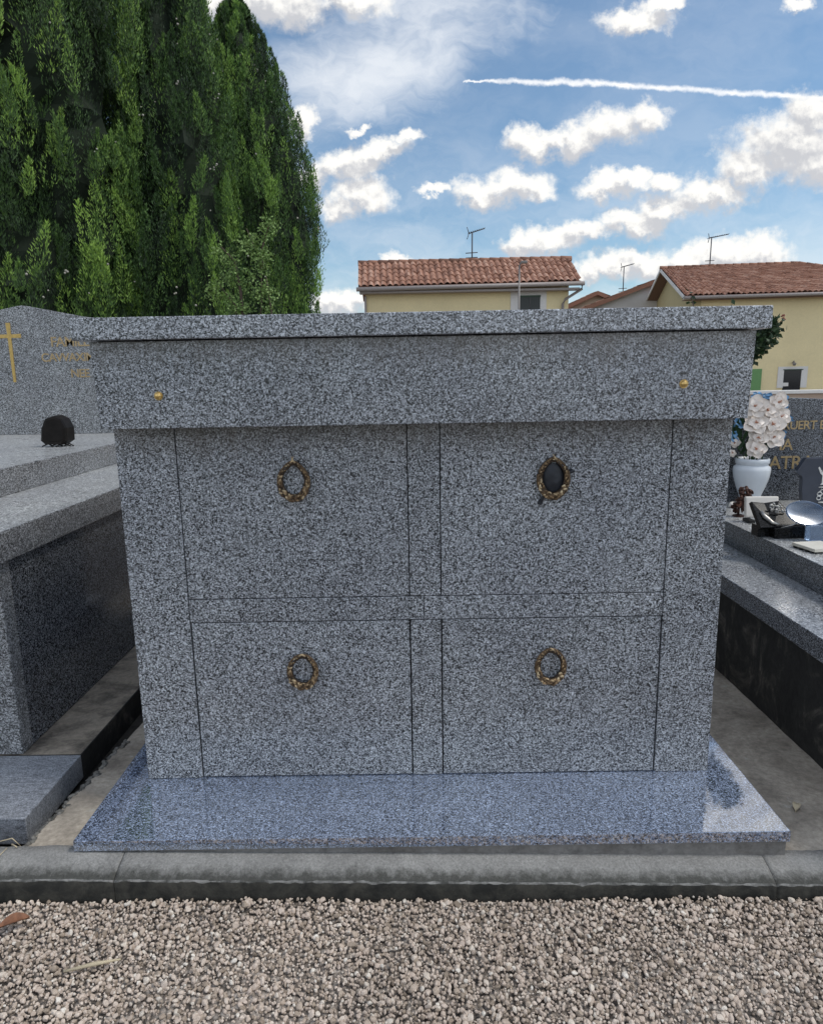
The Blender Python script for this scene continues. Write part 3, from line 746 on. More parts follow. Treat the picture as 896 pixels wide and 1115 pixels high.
leaves_mesh('crown', P, Dn, RNG.uniform(.025, .046, len(P)), RNG.uniform(.009, .016, len(P)), RNG.uniform(0, 1, len(P))**1.3, M['shrub'], sh)
m = MB(); m.tube([(2.215, 2.22, 1.62), (2.235, 2.22, 1.64), (2.245, 2.22, 1.665)], .002, 5)
for k in range(7): m.blob((2.238 + random.uniform(-.012, .012), 2.22, 1.652 + random.uniform(-.014, .016)), (.005, .003, .009), rot=(random.uniform(-1, 1), random.uniform(-1, 1), 0))
m.build('red_shoot', simple('red_young_leaves', (.22, .05, .035), .6), sh)

# ------------------------------------------------------------------ cypresses
def cypress(cx, cy, H, prof, nplume, nblade, mat, label, seed, bright=0.):
    rng = np.random.default_rng(seed)
    z0 = -.26
    t = thing('cypress_tree', (cx, cy, z0), label, 'cypress', 'row of tall cypresses behind the left tomb')
    m = MB(); m.tube([(cx, cy, z0), (cx+.03, cy, H*.4), (cx, cy, H*.93)], [.22, .14, .03], 10); m.build('trunk', M['bark'], t)
    zs = np.array([p[0] for p in prof]); rs = np.array([p[1] for p in prof])
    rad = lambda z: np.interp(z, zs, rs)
    # near-black shell added to stop the light, well inside the foliage
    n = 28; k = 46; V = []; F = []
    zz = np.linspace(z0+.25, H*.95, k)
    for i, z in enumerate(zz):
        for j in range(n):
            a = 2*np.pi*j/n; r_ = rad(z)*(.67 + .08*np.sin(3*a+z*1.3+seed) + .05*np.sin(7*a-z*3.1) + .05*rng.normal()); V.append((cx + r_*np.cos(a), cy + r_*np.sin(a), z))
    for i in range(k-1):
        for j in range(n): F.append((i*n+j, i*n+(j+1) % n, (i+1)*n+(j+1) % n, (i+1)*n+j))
    np_mesh('dark_core', V, F, M['core'], t)
    # plumes: upright flame-shaped branches over the whole crown
    Pz = z0 + .1 + (H*.97 - z0)*rng.uniform(0, 1, nplume)**1.1
    Pa = rng.uniform(0, 2*np.pi, nplume)
    lobes = 1 + .07*np.sin(5*Pa + seed) + .06*np.sin(9*Pa + 1.7*seed + Pz*.6)
    PL = rng.uniform(.40, 1.25, nplume)*np.clip((H - Pz)/2., .3, 1); PW = np.clip(PL*rng.uniform(.13, .22, nplume), .05, .19)
    Pr = (rad(Pz)*lobes - PW*.8)*rng.uniform(.90, 1.02, nplume)
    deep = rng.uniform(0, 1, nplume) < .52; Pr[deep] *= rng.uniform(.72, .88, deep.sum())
    Pt = np.clip(.36 + .20*np.sin(3*Pa + 2.1*seed)*np.cos(Pz*.55 + seed) + rng.normal(0, .28, nplume) + bright*np.cos(Pa + .5)*.15, 0, 1)  # tint lighter towards the right front, sunlight put into the colour
    Pt[deep] *= .45  # recessed plumes darker, shade of the gaps put into the tint
    per = nblade//nplume
    out = np.stack([np.cos(Pa), np.sin(Pa), np.zeros(nplume)], 1); tan = np.stack([-np.sin(Pa), np.cos(Pa), np.zeros(nplume)], 1)
    lean = rng.uniform(-.14, .10, nplume); side = rng.normal(0, .18, nplume)
    I = np.repeat(np.arange(nplume), per); N_ = len(I)
    s_ = rng.uniform(0, 1, N_)
    ang = rng.uniform(0, 2*np.pi, N_); rr = rng.uniform(.55, 1.0, N_)**.6
    ripple = 1 + .28*np.sin(ang*3 + I*1.7 + s_*7) + .16*np.sin(ang*7 + s_*19 + I)
    shp = (1 - s_**1.6)**.9*np.clip(.35 + 2.6*s_, 0, 1)*ripple
    zc = Pz[I] + PL[I]*(s_-.35)
    rbase = np.minimum(Pr[I] + lean[I]*(s_-.3)*PL[I], rad(zc)*1.04)
    ctr = np.stack([np.full(N_, cx), np.full(N_, cy), zc], 1) + out[I]*rbase[:, None] + tan[I]*(side[I]*(s_-.3)*PL[I])[:, None]
    od = out[I]*np.cos(ang)[:, None] + tan[I]*np.sin(ang)[:, None]
    P = ctr + od*(rr*shp*PW[I])[:, None]
    Dn = np.array([0, 0, 1.])[None] + od*rng.uniform(.10, .75, N_)[:, None] + rng.normal(size=(N_, 3))*.20
    tint = np.clip(Pt[I] + .12*(ripple-1)/.3 + rng.normal(0, .10, N_) + (s_-.5)*.22, 0, 1)
    P[:, 2] = np.minimum(P[:, 2], H)
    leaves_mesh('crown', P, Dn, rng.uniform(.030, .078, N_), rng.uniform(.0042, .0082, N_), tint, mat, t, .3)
    # cones
    m = MB(); random.seed(seed)
    for i in range(34):
        a = random.uniform(-2.7, -.2); z = random.uniform(2.3, min(H*.9, 7.6)); r_ = float(rad(z))*random.uniform(.98, 1.04)
        q = Vector((cx + r_*math.cos(a), cy + r_*math.sin(a), z))
        for k in range(random.choice((1, 1, 2, 3))): m.blob(q + Vector((random.uniform(-.06, .06), random.uniform(-.03, .03), random.uniform(-.06, .06))), random.uniform(.010, .019), jit=.1)
    o = m.build('cones', M['cone'], t); o['kind'] = 'stuff'
cypress(-5.6, 8.9, 11.5, [(-.3, 1.25), (1, 1.40), (4, 1.43), (6, 1.60), (7.4, 1.70), (9, 1.3), (10.6, .4), (11.5, .02)], 1900, 620000, M['cypress'], 'leftmost cypress of the row, broad and partly cut off by the picture edge', 3, 1.)
cypress(-3.84, 9.9, 10.4, [(-.3, 1.0), (1, 1.16), (3, 1.20), (5, 1.12), (6.1, .94), (7.0, .72), (8, .5), (10.4, .02)], 1300, 420000, M['cypress2'], 'middle cypress of the row, half behind pale climbing leaves', 5, .8)
cypress(-2.98, 11.0, 7.75, [(-.3, 1.05), (1, 1.22), (2.6, 1.30), (4, 1.37), (4.4, 1.36), (4.9, 1.23), (5.9, .97), (6.9, .58), (7.4, .30), (7.75, .03)], 1300, 420000, M['cypress2'], 'rightmost cypress of the row, its pointed top showing against the sky', 9, .7)
# pale climbing shrub in front of the middle cypress
iv = thing('climbing_shrub', (-2.6, 8.4, -.26), 'pale green climbing shrub growing up against the middle cypress', 'shrub')
m = MB(); random.seed(21); P, Dn = [], []
stems = [[(-2.6, 8.4, -.26), (-2.5, 8.4, 1.2), (-2.25, 8.38, 2.4), (-2.22, 8.4, 3.0), (-2.42, 8.45, 3.5)], [(-2.6, 8.4, -.26), (-2.4, 8.4, 1.5), (-2.1, 8.35, 2.3), (-2.15, 8.35, 2.8)],
         [(-2.6, 8.4, -.26), (-2.7, 8.4, 1.6), (-2.62, 8.35, 2.4), (-2.86, 8.4, 2.72)], [(-2.5, 8.4, 1.2), (-2.55, 8.4, 2.6), (-2.62, 8.45, 3.05), (-2.80, 8.4, 3.25)], [(-2.22, 8.4, 2.9), (-2.2, 8.38, 3.2), (-2.06, 8.35, 3.55)]]
for s_ in stems:
    m.tube(s_, [.03, .022, .014, .008, .005][:len(s_)], 6)
    for a, b in zip(s_[:-1], s_[1:]):
        a = np.array(a); b = np.array(b); L = np.linalg.norm(b-a)
        for c in range(int(L*11)):
            f = RNG.uniform(); q = a + (b-a)*f
            if q[2] < 1.2: continue
            ctr = q + RNG.normal(size=3)*np.array([.075, .05, .06]) + np.array([0, -.06, 0])
            nl = RNG.integers(30, 80)
            pp = ctr + RNG.normal(size=(nl, 3))*np.array([.06, .05, .06]); P.append(pp); Dn.append(RNG.normal(size=(nl, 3)) + np.array([0, -.4, -.1]))
m.build('stems', M['bark'], iv)
P = np.concatenate(P); Dn = np.concatenate(Dn)
leaves_mesh('foliage', P, Dn, RNG.uniform(.03, .055, len(P)), RNG.uniform(.012, .020, len(P)), RNG.uniform(0, 1, len(P)), M['ivy'], iv)

# ------------------------------------------------------------------ houses
def tiled(name, e0, e1, r0, r1, parent, pitch=.23, row=.38, amp=.05, seed=1, thick=.05):
    """barrel-tiled roof slope, e0-e1 along the eave, r0-r1 along the ridge"""
    rng = np.random.default_rng(seed)
    e0, e1, r0, r1 = map(np.array, (e0, e1, r0, r1))
    W = np.linalg.norm(e1-e0); Sl = np.linalg.norm((r0+r1)/2-(e0+e1)/2)
    nc = max(1, int(round(W/pitch))); nr = max(1, int(round(Sl/row))); k = 8
    nrm = np.cross(e1-e0, r0-e0); nrm /= np.linalg.norm(nrm)
    tc = rng.uniform(0, 1, (nc+1, nr+1)); tj = rng.normal(0, .012, (nc+1, nr+1))
    us = np.arange(nc*k+1)/(nc*k); V = []; T = []
    levels = []
    for r_ in range(nr): levels += [(r_/nr, 1., r_), ((r_+.97)/nr, .25, r_), ((r_+.985)/nr, 0., r_)]
    for v, up, r_ in levels:
        for i, u in enumerate(us):
            c = min(i//k, nc-1); ph = (i % k)/k
            h = amp*(math.cos(2*math.pi*ph)) if True else 0
            h = amp*(abs(math.cos(math.pi*ph))*1.6-.8) + up*.035 + tj[c, r_]
            p = (e0+(e1-e0)*u)*(1-v) + (r0+(r1-r0)*u)*v
            V.append(p + nrm*(h+thick)); T.append(tc[c, r_]*.75 + .25*abs(math.cos(math.pi*ph)))
    n = len(us); F = []
    for i in range(len(levels)-1):
        for j in range(n-1): F.append((i*n+j, i*n+j+1, (i+1)*n+j+1, (i+1)*n+j))
    # underside, so that the slope has thickness
    b = len(V)
    for p in (e0, e1, r1, r0): V.append(p - nrm*.03); T.append(.2)
    F.append((b, b+3, b+2, b+1))
    V.append(e0+nrm*thick); V.append(e1+nrm*thick); T += [.3, .3]; F.append((b, b+1, b+5, b+4))
    return np_mesh(name, V, F, M['tiles'], parent, T)
def ridge_caps(p0, p1, parent, step=.38, rad=.11):
    p0 = Vector(p0); p1 = Vector(p1); L = (p1-p0).length; n = int(L/step); m = MB()
    for i in range(n):
        a = p0 + (p1-p0)*(i/n); b = p0 + (p1-p0)*((i+1.08)/n); m.tube([a, b], [rad*1.12, rad*.92], 10)
    o = m.build('ridge_tiles', M['tiles'], parent)
    a = o.data.attributes.new('tint', 'FLOAT', 'POINT'); a.data.foreach_set('value', np.repeat(RNG.uniform(0, .8, len(o.data.vertices)//20+1), 20)[:len(o.data.vertices)].astype(np.float32))
    return o
def antenna(base, h, L, dirx, parent, kind=0):
    x, y, z = base; m = MB(); m.tube([(x, y, z-.2), (x+.01, y, z+h)], .028, 6); mast = m.build('mast', M['antenna'], parent)
    m = MB(); zt = z+h-.06; m.tube([(x-.15*dirx, y, zt), (x+L*dirx, y, zt+.18)], .02, 5)
    for k in range(9):
        f = k/8; px = x + (-.12+(L+.1)*f)*dirx; hh = .20-.10*f; zz = zt + .18*(px-x+.15*dirx)/((L+.15)*dirx) + .012
        m.tube([(px, y-.25+.1*f, zz), (px, y+.25-.1*f, zz)], .012, 4)
    for s_ in (-1, 1): m.tube([(x-.12*dirx, y-.02, zt), (x-.2*dirx, y-.1, zt+.22*s_)], .018, 4)
    m.build('aerial', M['antenna'], mast)
    if kind:
        for dz in (.12, .3):
            m = MB(); m.tube([(x-.25, y, z+dz), (x+.22, y, z+dz+.02)], .018, 4); m.build('cross_rod', M['antenna'], mast)
# house behind the middle of the tomb
h1 = thing('house', (2, 26, -.26), 'small yellow house with a terracotta roof above the middle of the tomb', 'house', 'yellow houses behind the cemetery wall')
ER0, ER1, RR0, RR1 = (-1.99, 24, 4.56), (6.13, 24, 4.63), (-2.10, 26.1, 5.70), (6.13, 26.1, 5.73)
MB().poly([(-1.76, 24.35, -.26), (-1.76, 24.35, 4.66), (-1.76, 26.1, 5.6), (-1.76, 27.8, 4.7), (-1.76, 27.8, -.26)], (7.53, 0, 0)).build('walls', M['yellow'], h1)
rf = tiled('roof', ER0, ER1, RR0, RR1, h1, seed=4)
tiled('roof', (6.13, 28.2, 4.6), (-2.1, 28.2, 4.55), RR1, RR0, h1, seed=5)
ridge_caps((-2.12, 26.1, 5.74), (6.2, 26.1, 5.77), h1)
MB().tube([(-2.05, 23.9, 4.50), (6.24, 23.9, 4.57)], .075, 10).build('gutter', M['gutter'], h1)
MB().box(-1.95, 6.1, 23.98, 24.34, 4.36, 4.44, .01).build('eave_board', M['gutter'], h1)
MB().tube([(6.16, 23.9, 4.52), (6.16, 23.92, 4.38), (5.62, 24.2, 4.05), (5.55, 24.27, 3.9), (5.55, 24.27, 0)], .05, 8).build('downpipe', M['gutter'], h1)
wf = MB()
for b in ((3.62, 3.965, 3.0, 4.40), (4.715, 4.95, 3.0, 4.40), (3.965, 4.715, 4.215, 4.40)): wf.box(b[0], b[1], 24.325, 24.36, b[2], b[3])
wf.build('window_surround', M['white_trim'], h1)
wn = MB().box(3.965, 4.715, 24.30, 24.345, 3.0, 4.215, .01).build('window_shutter', M['shutter_dark'], h1)
MB().box(3.95, 4.73, 24.28, 24.30, 4.17, 4.225).build('frame_rail', M['frame_green'], wn)
MB().box(4.33, 4.35, 24.285, 24.299, 3.0, 4.165).build('shutter_seam', M['window_dark'], wn)
antenna((2.34, 26.1, 5.75), 1.08, .5, 1, h1, 1)
MB().box(-1.80, -1.72, 24.27, 24.34, 0, 4.3, .01).build('downpipe', M['gutter'], h1)
# right house, turned a little
h2 = thing('house', (18, 34, -.26), 'large yellow house on the right with gable, white window and green shutter', 'house', 'yellow houses behind the cemetery wall')
F0 = Vector((12.224, 30.0, 0)); EX = Vector((10, -1.2, 0)).normalized(); EY = Vector((1.2, 10, 0)).normalized()
def q(a, b, z): return F0 + EX*a + EY*b + Vector((0, 0, z))
EZ, RZ, LEN, MID, DEP = 4.66, 6.54, 12.2, 5.02, 10.04
tiled('roof', q(0, 0, EZ), q(LEN, 0, EZ), q(0, MID, RZ), q(6.6, MID, RZ), h2, seed=6)
tiled('roof', q(LEN, DEP, EZ), q(0, DEP, EZ), q(6.6, MID, RZ), q(0, MID, RZ), h2, seed=7)
tiled('roof', q(LEN, 0, EZ), q(LEN, DEP, EZ), q(6.6, MID, RZ), q(6.62, MID+.02, RZ), h2, seed=8)
rc = ridge_caps(q(-.05, MID, RZ+.07), q(6.7, MID, RZ+.07), h2)
ridge_caps(q(6.7, MID, RZ+.06), q(LEN, 0, EZ+.06), h2)
m = MB(); w0, w1 = .45, DEP-.45
sl = (RZ-EZ)/MID
m.poly([q(.55, w0, -.26), q(.55, w1, -.26), q(.55, w1, EZ+.45*sl-.1), q(.55, MID, RZ-.12), q(.55, w0, EZ+.45*sl-.1)], EX*.3).build('gable_wall', M['yellow_dark'], h2)
m = MB(); m.poly([q(.85, w0, -.26), q(.85, w0, EZ+.05), q(LEN-.45, w0, EZ+.05), q(LEN-.45, w0, -.26)], EY*(w1-w0)).build('walls', M['yellow'], h2)
m = MB()
for a, b in (((0, 0), (MID, RZ-EZ)), ((DEP, 0), (MID, RZ-EZ))):
    m.poly([q(-.05, a[0], EZ-.10), q(-.05, b[0], RZ-.10), q(-.05, b[0], RZ+.05), q(-.05, a[0], EZ+.05)], EX*.05)
m.build('barge_board', M['white_trim'], h2)
m = MB()
for a in (0, DEP):
    m.poly([q(.0, a, EZ-.05), q(.0, MID, RZ-.05), q(.54, MID, RZ-.05), q(.54, a, EZ-.05)], (0, 0, -.03))
m.build('soffit', M['soffit'], h2)
m = MB(); m.tube([q(-.05, -.08, EZ-.05), q(LEN, -.08, EZ-.05)], .075, 10).build('gutter', M['gutter'], h2)
m = MB(); m.poly([q(0, .0, EZ-.16), q(LEN, 0, EZ-.16), q(LEN, .44, EZ-.14), q(0, .44, EZ-.14)], (0, 0, .03)).build('eave_soffit', M['soffit'], h2)
def face(a0, a1, z0, z1, d, name, mat, parent, th=.06):
    return MB().poly([q(a0, .45-d, z0), q(a1, .45-d, z0), q(a1, .45-d, z1), q(a0, .45-d, z1)], EY*th).build(name, mat, parent)
ws = MB()
for a0, a1, z0, z1 in ((4.40, 4.66, .55, 1.50), (5.42, 5.68, .55, 1.50), (4.66, 5.42, 1.36, 1.50)): ws.poly([q(a0, .41, z0), q(a1, .41, z0), q(a1, .41, z1), q(a0, .41, z1)], EY*.08)
ws = ws.build('window_surround', M['white_trim'], h2)
wn = face(4.66, 5.42, .40, 1.36, .01, 'window', M['window_dark'], h2, .05)
face(4.66, 4.90, .62, .78, .02, 'sash_light', M['white_trim'], wn, .02); face(4.62, 5.48, 1.345, 1.385, .06, 'window_head', M['frame_green'], wn, .02)
face(3.20, 3.70, .40, 1.42, .05, 'shutter', M['shutter_green'], h2, .05)
wl = MB().tube([q(5.0, .40, 1.66), q(5.0, .30, 1.74), q(5.0, .22, 1.66)], .03, 8); wl.lathe(q(5.0, .22, 1.54), [(.05, 0), (.09, .10), (.04, .14)], 12); wl.build('wall_lamp', M['lamp_metal'], h2)
antenna(tuple(q(2.4, MID, RZ+.05)), 1.45, .85, 1, h2, 1)
# lower houses between the two
h3 = thing('house', (11.5, 40, -.26), 'low grey-white house with sloping tiled gable between the yellow houses', 'house')
def gable(pa, apex, pb, y, depth, wallm, parent, seed):
    MB().poly([(pa[0], y, -.26), (pa[0], y, pa[1]), (apex[0], y, apex[1]), (pb[0], y, pb[1]), (pb[0], y, -.26)], (0, depth, 0)).build('walls', wallm, parent)
    o = .35
    r_ = tiled('roof', (pa[0], y+depth+o, pa[1]+.04), (pa[0], y-o, pa[1]+.04), (apex[0], y+depth+o, apex[1]+.04), (apex[0], y-o, apex[1]+.04), parent, seed=seed)
    tiled('roof', (pb[0], y-o, pb[1]+.04), (pb[0], y+depth+o, pb[1]+.04), (apex[0], y-o, apex[1]+.04), (apex[0], y+depth+o, apex[1]+.04), parent, seed=seed+1)
    m = MB()
    for e in (pa, pb): m.poly([(e[0], y-o-.02, e[1]-.10), (apex[0], y-o-.02, apex[1]-.10), (apex[0], y-o-.02, apex[1]+.14), (e[0], y-o-.02, e[1]+.14)], (0, .06, 0))
    o_ = m.build('verge_tiles', M['tiles'], parent)
    a = o_.data.attributes.new('tint', 'FLOAT', 'POINT'); a.data.foreach_set('value', RNG.uniform(.2, .6, len(o_.data.vertices)).astype(np.float32))
    return r_
r3 = gable((8.9, 4.62), (13.6, 6.32), (18, 4.7), 38, 6, M['greywall'], h3, 12)
antenna((11.86, 38.2, 5.72), 1.5, .55, 1, h3, 1)
h4 = thing('house', (10, 45, -.26), 'distant beige house with a small tiled gable beside the first yellow house', 'house')
gable((7.6, 4.55), (11.35, 6.18), (15, 4.6), 42, 6, M['beige'], h4, 15)
# street lamp before the first house
sl_ = thing('street_lamp', (3.29, 20, -.26), 'thin grey street lamp in front of the first yellow house', 'street lamp')
MB().tube([(3.29, 20, -.26), (3.29, 20, 2), (3.285, 20, 4.66)], [.05, .036, .026], 10).build('pole', M['lamp_metal'], sl_)
m = MB(); m.tube([(3.285, 20, 4.62), (3.31, 20, 4.70), (3.38, 20, 4.73)], .03, 8); m.box(3.33, 3.52, 19.93, 20.07, 4.70, 4.775, .02); m.build('lamp_head', M['lamp_metal'], sl_)
# cemetery wall
cw = thing('cemetery_wall', (5, 12.1, -.26), 'low pinkish cemetery wall with white coping in front of the houses', 'wall')
MB().box(-16, 24, 12, 12.2, -.26, .865).build('masonry', M['wall_pink'], cw)
MB().box(-16, 24, 11.95, 12.25, .866, .935, .008).build('coping', M['white_trim'], cw)

# ------------------------------------------------------------------ small litter
random.seed(17)
def litter_leaf(c, L, W, rz, mat, name, label, lift=.004):
    m = MB(); g = []
    d = Vector((math.cos(rz), math.sin(rz), 0)); s_ = Vector((-d.y, d.x, 0))
    for i in range(9):
        t = i/8; w = W*math.sin(math.pi*min(.98, t*.95+.03))**.8
        g.append([Vector(c) + d*L*(t-.5) + s_*w*u + Vector((0, 0, lift + .35*W*u*u + .012*math.sin(t*3))) for u in (-1, -.5, 0, .5, 1)])
    m.sheet(g); m.sheet([[p + Vector((0, 0, -.0012)) for p in r_] for r_ in g][::-1])
    m.tube([g[0][2], g[0][2] - d*L*.18 + Vector((0, 0, .003))], .0012, 5)
    return tag(m.build(name, mat), label, 'leaf')
litter_leaf((-1.138, -.508, -.118), .075, .02, .45, M['dead_leaf'], 'fallen_leaf', 'curled brown dead leaf lying on the gravel', .008)
litter_leaf((1.218, -.076, -.098), .045, .012, 1.0, M['straw'], 'fallen_leaf', 'pale dry leaf on the concrete floor right of the tomb', .006)
m = MB(); m.tube([(-.93, -.655, -.118), (-.86, -.64, -.112), (-.80, -.622, -.116)], [.003, .0055, .002], 6)
tag(m.build('dry_straw', M['straw']), 'short pale straw lying on the gravel', 'straw')
gw = thing('dry_weed', (-1.30, -.22, -.11), 'thin dry weed blades at the left end of the kerb', 'weed')
for pts in ([(-1.345, -.25, -.09), (-1.33, -.24, -.055), (-1.29, -.24, -.045), (-1.265, -.24, -.075)], [(-1.262, -.31, -.025), (-1.268, -.345, -.028), (-1.275, -.385, -.045)], [(-1.30, -.22, -.12), (-1.28, -.26, -.05), (-1.24, -.30, -.03)]):
    MB().tube(pts, [.0012, .002, .002, .001][:len(pts)], 5).build('blade', M['straw'], gw)

# ------------------------------------------------------------------ sky, sun, camera
SUN_EL, SUN_AZ = 56., 97.          # azimuth from +Y (behind the tomb) towards +X
w = bpy.data.worlds.new('World'); scene.world = w; w.use_nodes = True
w.cycles.sampling_method = 'MANUAL'; w.cycles.sample_map_resolution = 512
nt = w.node_tree; nt.nodes.clear()
out = nt.nodes.new('ShaderNodeOutputWorld'); bg = nt.nodes.new('ShaderNodeBackground'); nt.links.new(bg.outputs[0], out.inputs[0])
STR = .105; bg.inputs[1].default_value = STR
sky = nt.nodes.new('ShaderNodeTexSky'); sky.sky_type = 'NISHITA'; sky.sun_disc = False
sky.sun_elevation = R(SUN_EL); sky.sun_rotation = R(SUN_AZ); sky.air_density = 1.0; sky.dust_density = .8; sky.ozone_density = 1.0
dirv = vmath(nt, 'NORMALIZE', coords(nt, 'Generated'))
dx, dy, dz = sepx(nt, dirv)
front = mapr(nt, dy, .1, .3, smooth=True)
yy = math_n(nt, 'MAXIMUM', dy, .08)
p0 = comb(nt, math_n(nt, 'DIVIDE', dx, yy), math_n(nt, 'DIVIDE', dz, yy), 0.)
wn1 = vmath(nt, 'SUBTRACT', noise(nt, p0, 13, 3, .6, out='Color'), (.5, .5, .5))
wn2 = vmath(nt, 'SUBTRACT', noise(nt, p0, 48, 4, .65, out='Color'), (.5, .5, .5))
p = vmath(nt, 'MULTIPLY_ADD', wn1, (.060, .050, 0), p0); p = vmath(nt, 'MULTIPLY_ADD', wn2, (.034, .030, 0), p)
CUM = [(-0.0849, 0.2854, 0.0473, 0.0195), (-0.0422, 0.2984, 0.0422, 0.0148), (-0.0047, 0.3126, 0.0223, 0.008), (-0.0735, 0.3275, 0.0148, 0.0057), (-0.0648, 0.2502, 0.0376, 0.0209), (-0.0944, 0.2308, 0.0277, 0.0164), (0.098, 0.2473, 0.0413, 0.0163), (0.1443, 0.2534, 0.0425, 0.0197), (0.1706, 0.2459, 0.02, 0.0128), (0.0292, 0.2497, 0.02, 0.0058), (0.1584, 0.3107, 0.0247, 0.0193), (0.1904, 0.3147, 0.0321, 0.0147), (0.2299, 0.3117, 0.0469, 0.0192), (0.2738, 0.3245, 0.0443, 0.0214), (0.3186, 0.3372, 0.027, 0.019), (0.2717, 0.2523, 0.0425, 0.0139), (0.3038, 0.2586, 0.0224, 0.0116), (0.344, 0.2521, 0.0299, 0.0128), (0.5391, 0.3342, 0.0367, 0.0268), (0.5145, 0.2951, 0.0765, 0.0385), (0.4584, 0.2709, 0.0472, 0.0276), (0.4073, 0.2369, 0.0525, 0.0175), (0.3495, 0.2192, 0.0477, 0.0176), (0.3062, 0.2058, 0.0479, 0.0166), (0.2436, 0.1926, 0.0405, 0.0131), (0.1933, 0.1816, 0.0507, 0.0179), (0.1502, 0.1824, 0.0228, 0.0156), (0.5538, 0.2714, 0.062, 0.0298), (0.4857, 0.1643, 0.0381, 0.0228), (0.4349, 0.1652, 0.0584, 0.0204), (0.3822, 0.1565, 0.0458, 0.0169), (0.3213, 0.1528, 0.051, 0.0193), (0.2809, 0.1438, 0.0434, 0.0182), (0.2455, 0.1346, 0.0256, 0.0122), (-0.1711, 0.4817, 0.0836, 0.0295), (-0.0755, 0.482, 0.0537, 0.0169), (-0.2253, 0.4763, 0.0478, 0.0233), (0.3, 0.4493, 0.0479, 0.0139), (0.3326, 0.4658, 0.0286, 0.0096), (0.5039, 0.4657, 0.0214, 0.0085), (-0.1421, 0.3389, 0.0148, 0.0202), (-0.0992, 0.1014, 0.0439, 0.0161), (-0.0205, 0.1541, 0.0307, 0.0085), (-0.1266, 0.2723, 0.025, 0.0139), (0.0727, 0.1377, 0.0384, 0.0085)]
# cumulus goes on to both sides; high unseen clouds added for the slab's reflection
CUM = [(u, v, a*1.12, b*1.15) for u, v, a, b in CUM]
CUM += [(.75, .22, .10, .03), (.88, .30, .09, .035), (.7, .12, .08, .02), (-.55, .25, .1, .035), (-.75, .16, .12, .03), (-.9, .36, .12, .04), (.85, .5, .12, .04), (.50, .70, .13, .12), (.56, .63, .10, .06), (.42, .78, .12, .05), (.1, .66, .16, .05), (-.3, .72, .2, .06)]
def field(pp):
    acc = None
    for u, v, a, b in CUM:
        ln = vmath(nt, 'LENGTH', vmath(nt, 'MULTIPLY_ADD', pp, (1/a, 1/b, 0), (-u/a, -v/b, 0)))
        acc = ln if acc is None else math_n(nt, 'MINIMUM', acc, ln)
    return acc
d1 = field(p); d2 = field(vmath(nt, 'ADD', p, (.007, .018, 0)))
nz = noise(nt, p0, 34, 7, .66)
dens = math_n(nt, 'ADD', math_n(nt, 'SUBTRACT', 1.12, d1), math_n(nt, 'MULTIPLY_ADD', nz, 1.3, -.65))
cmask = mapr(nt, dens, -.16, .62, smooth=True)
relief = math_n(nt, 'SUBTRACT', noise(nt, p0, 30, 5, .6), noise(nt, vmath(nt, 'ADD', p0, (.004, .008, 0)), 30, 5, .6))
lit = math_n(nt, 'ADD', math_n(nt, 'MULTIPLY', math_n(nt, 'SUBTRACT', d2, d1), .75), math_n(nt, 'MULTIPLY', relief, 1.5))
lit = mapr(nt, math_n(nt, 'ADD', lit, math_n(nt, 'MULTIPLY', dens, -.30)), -.42, .22, smooth=True)
ccol = mixc(nt, lit, (.54, .55, .58), (.92, .905, .87))
# contrail
def seg(a, b):
    ax, ay = a; ex_, ey_ = b[0]-a[0], b[1]-a[1]; L2 = ex_*ex_+ey_*ey_
    t = math_n(nt, 'MULTIPLY', vmath(nt, 'DOT_PRODUCT', vmath(nt, 'SUBTRACT', pc, (ax, ay, 0)), (ex_, ey_, 0)), 1/L2, clamp=True)
    qv = vmath(nt, 'MULTIPLY_ADD', comb(nt, t, t, 0.), (ex_, ey_, 0), (ax, ay, 0))
    return vmath(nt, 'LENGTH', vmath(nt, 'SUBTRACT', pc, qv)), t
pc = vmath(nt, 'MULTIPLY_ADD', wn2, (.006, .011, 0), p0)
s1, t1 = seg((.0733, .384), (.2376, .3787)); s2, t2 = seg((.2376, .3787), (.62, .3485))
sd = math_n(nt, 'MINIMUM', s1, s2)
cw_ = mapr(nt, t1, 0, .5, .0010, .0040)
con = math_n(nt, 'MULTIPLY', mapr(nt, math_n(nt, 'DIVIDE', sd, cw_), 1.35, .1, smooth=True), mapr(nt, noise(nt, p0, 26, 5, .7), .3, .62, .5, .95))
# thin high veil
pv = vmath(nt, 'MULTIPLY', p0, (3.2, 7.5, 1)); pv = vmath(nt, 'MULTIPLY_ADD', wn1, (.5, .5, 0), pv)
ve = noise(nt, pv, 1.3, 8, .62)
reg1 = math_n(nt, 'SUBTRACT', 1., vmath(nt, 'LENGTH', vmath(nt, 'MULTIPLY_ADD', vmath(nt, 'MULTIPLY_ADD', p0, (1, 1, 0), comb(nt, 0., math_n(nt, 'MULTIPLY', math_n(nt, 'DIVIDE', dx, yy), -.42), 0.)), (1/.26, 1/.10, 0), (.02/.26, -.425/.10, 0))))
veil1 = mapr(nt, math_n(nt, 'ADD', math_n(nt, 'MULTIPLY', reg1, .55), math_n(nt, 'MULTIPLY_ADD', ve, 1.5, -.62)), .02, .75, 0., .85, smooth=True)
vlow = mapr(nt, math_n(nt, 'DIVIDE', dz, yy), .32, .08)
veil2 = math_n(nt, 'MULTIPLY', mapr(nt, ve, .34, .68, 0., .62, smooth=True), math_n(nt, 'MULTIPLY_ADD', vlow, .65, .25))
reg3 = math_n(nt, 'SUBTRACT', 1., vmath(nt, 'LENGTH', vmath(nt, 'MULTIPLY_ADD', p0, (1/.22, 1/.16, 0), (-.62/.22, -.72/.16, 0))))
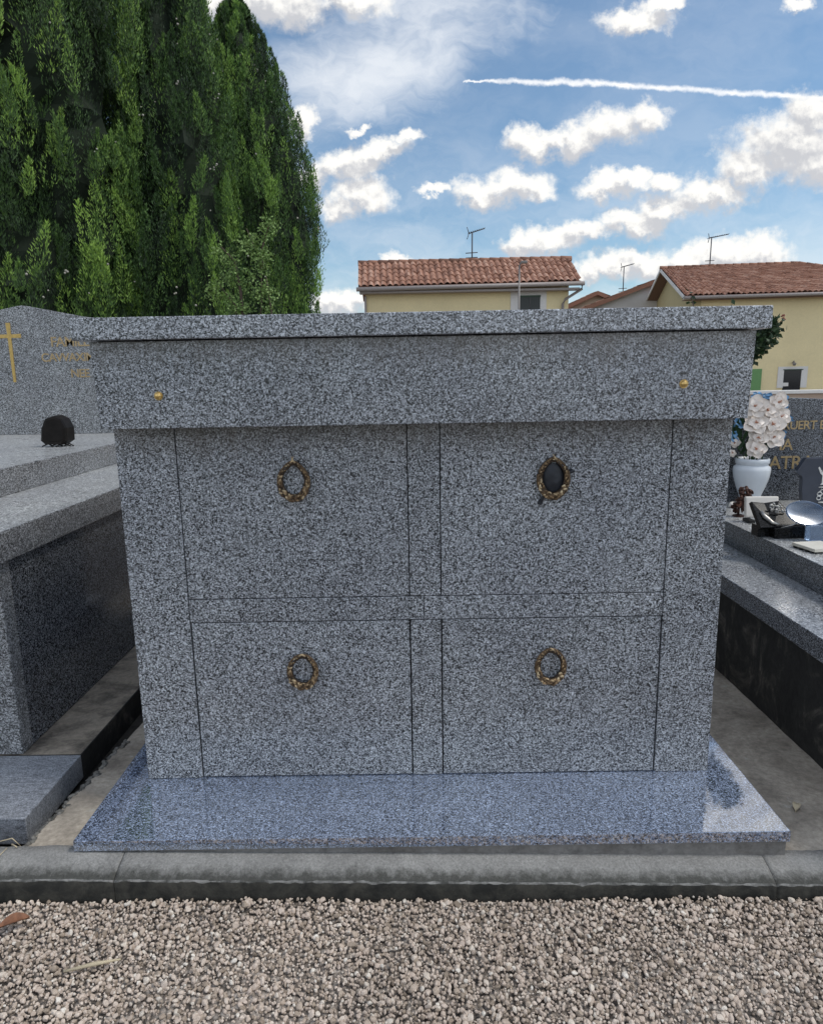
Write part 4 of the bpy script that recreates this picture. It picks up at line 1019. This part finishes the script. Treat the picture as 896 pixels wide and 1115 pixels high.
veil = math_n(nt, 'MAXIMUM', math_n(nt, 'MAXIMUM', veil1, veil2), mapr(nt, math_n(nt, 'ADD', reg3, math_n(nt, 'MULTIPLY_ADD', ve, 1.2, -.6)), 0., .5, 0., .85))
base = mixc(nt, 1., sky.outputs[0], (.93, 1.07, 1.10), 'MULTIPLY')
k = 1/STR
def S(c): return tuple(x*k for x in c)
fcol = mixc(nt, veil, base, S((.80, .83, .87)))
fcol = mixc(nt, con, fcol, S((.98, .98, .98)))
ccs = mixc(nt, 1., ccol, (k, k, k), 'MULTIPLY')
# blend modes clamp neither factor nor result here
fcol = mixc(nt, cmask, fcol, ccs)
bn = noise(nt, vmath(nt, 'MULTIPLY', dirv, (1, 1, 2.2)), 2.6, 7, .6)
bcol = mixc(nt, mapr(nt, bn, .40, .62, 0., .9, smooth=True), base, S((1.42, 1.47, 1.55)))
fin = mixc(nt, front, bcol, fcol)
nt.links.new(fin, bg.inputs[0])
sd_ = Vector((math.sin(R(SUN_AZ))*math.cos(R(SUN_EL)), math.cos(R(SUN_AZ))*math.cos(R(SUN_EL)), math.sin(R(SUN_EL))))
L = bpy.data.lights.new('sun', 'SUN'); L.energy = 1.6; L.angle = R(14); L.color = (1, .95, .87)
so = bpy.data.objects.new('sun', L); COL.objects.link(so); so.rotation_euler = sd_.to_track_quat('Z', 'Y').to_euler(); so.location = (8, 4, 12)

cam = bpy.data.cameras.new('camera'); co_ = bpy.data.objects.new('camera', cam); COL.objects.link(co_)
YAW, PIT, ROL = -.0063, .1948, .0179
right = Vector((math.cos(YAW), -math.sin(YAW), 0)); fwd0 = Vector((math.sin(YAW), math.cos(YAW), 0)); up0 = Vector((0, 0, 1))
fwd = fwd0*math.cos(PIT) - up0*math.sin(PIT); up1 = fwd0*math.sin(PIT) + up0*math.cos(PIT)
rx = right*math.cos(ROL) - up1*math.sin(ROL); ux = right*math.sin(ROL) + up1*math.cos(ROL)
mt = Matrix((rx, ux, -fwd)).transposed().to_4x4(); mt.translation = Vector((-.0265, -2.1158, 1.333))
co_.matrix_world = mt
cam.sensor_fit = 'VERTICAL'; cam.sensor_height = 36; cam.lens = 744.5/1115*36
cam.clip_start = .05; cam.clip_end = 3000
scene.camera = co_
vs = scene.view_settings; vs.view_transform = 'Standard'; vs.look = 'None'; vs.gamma = 1; vs.exposure = 0.2; vs.use_curve_mapping = False
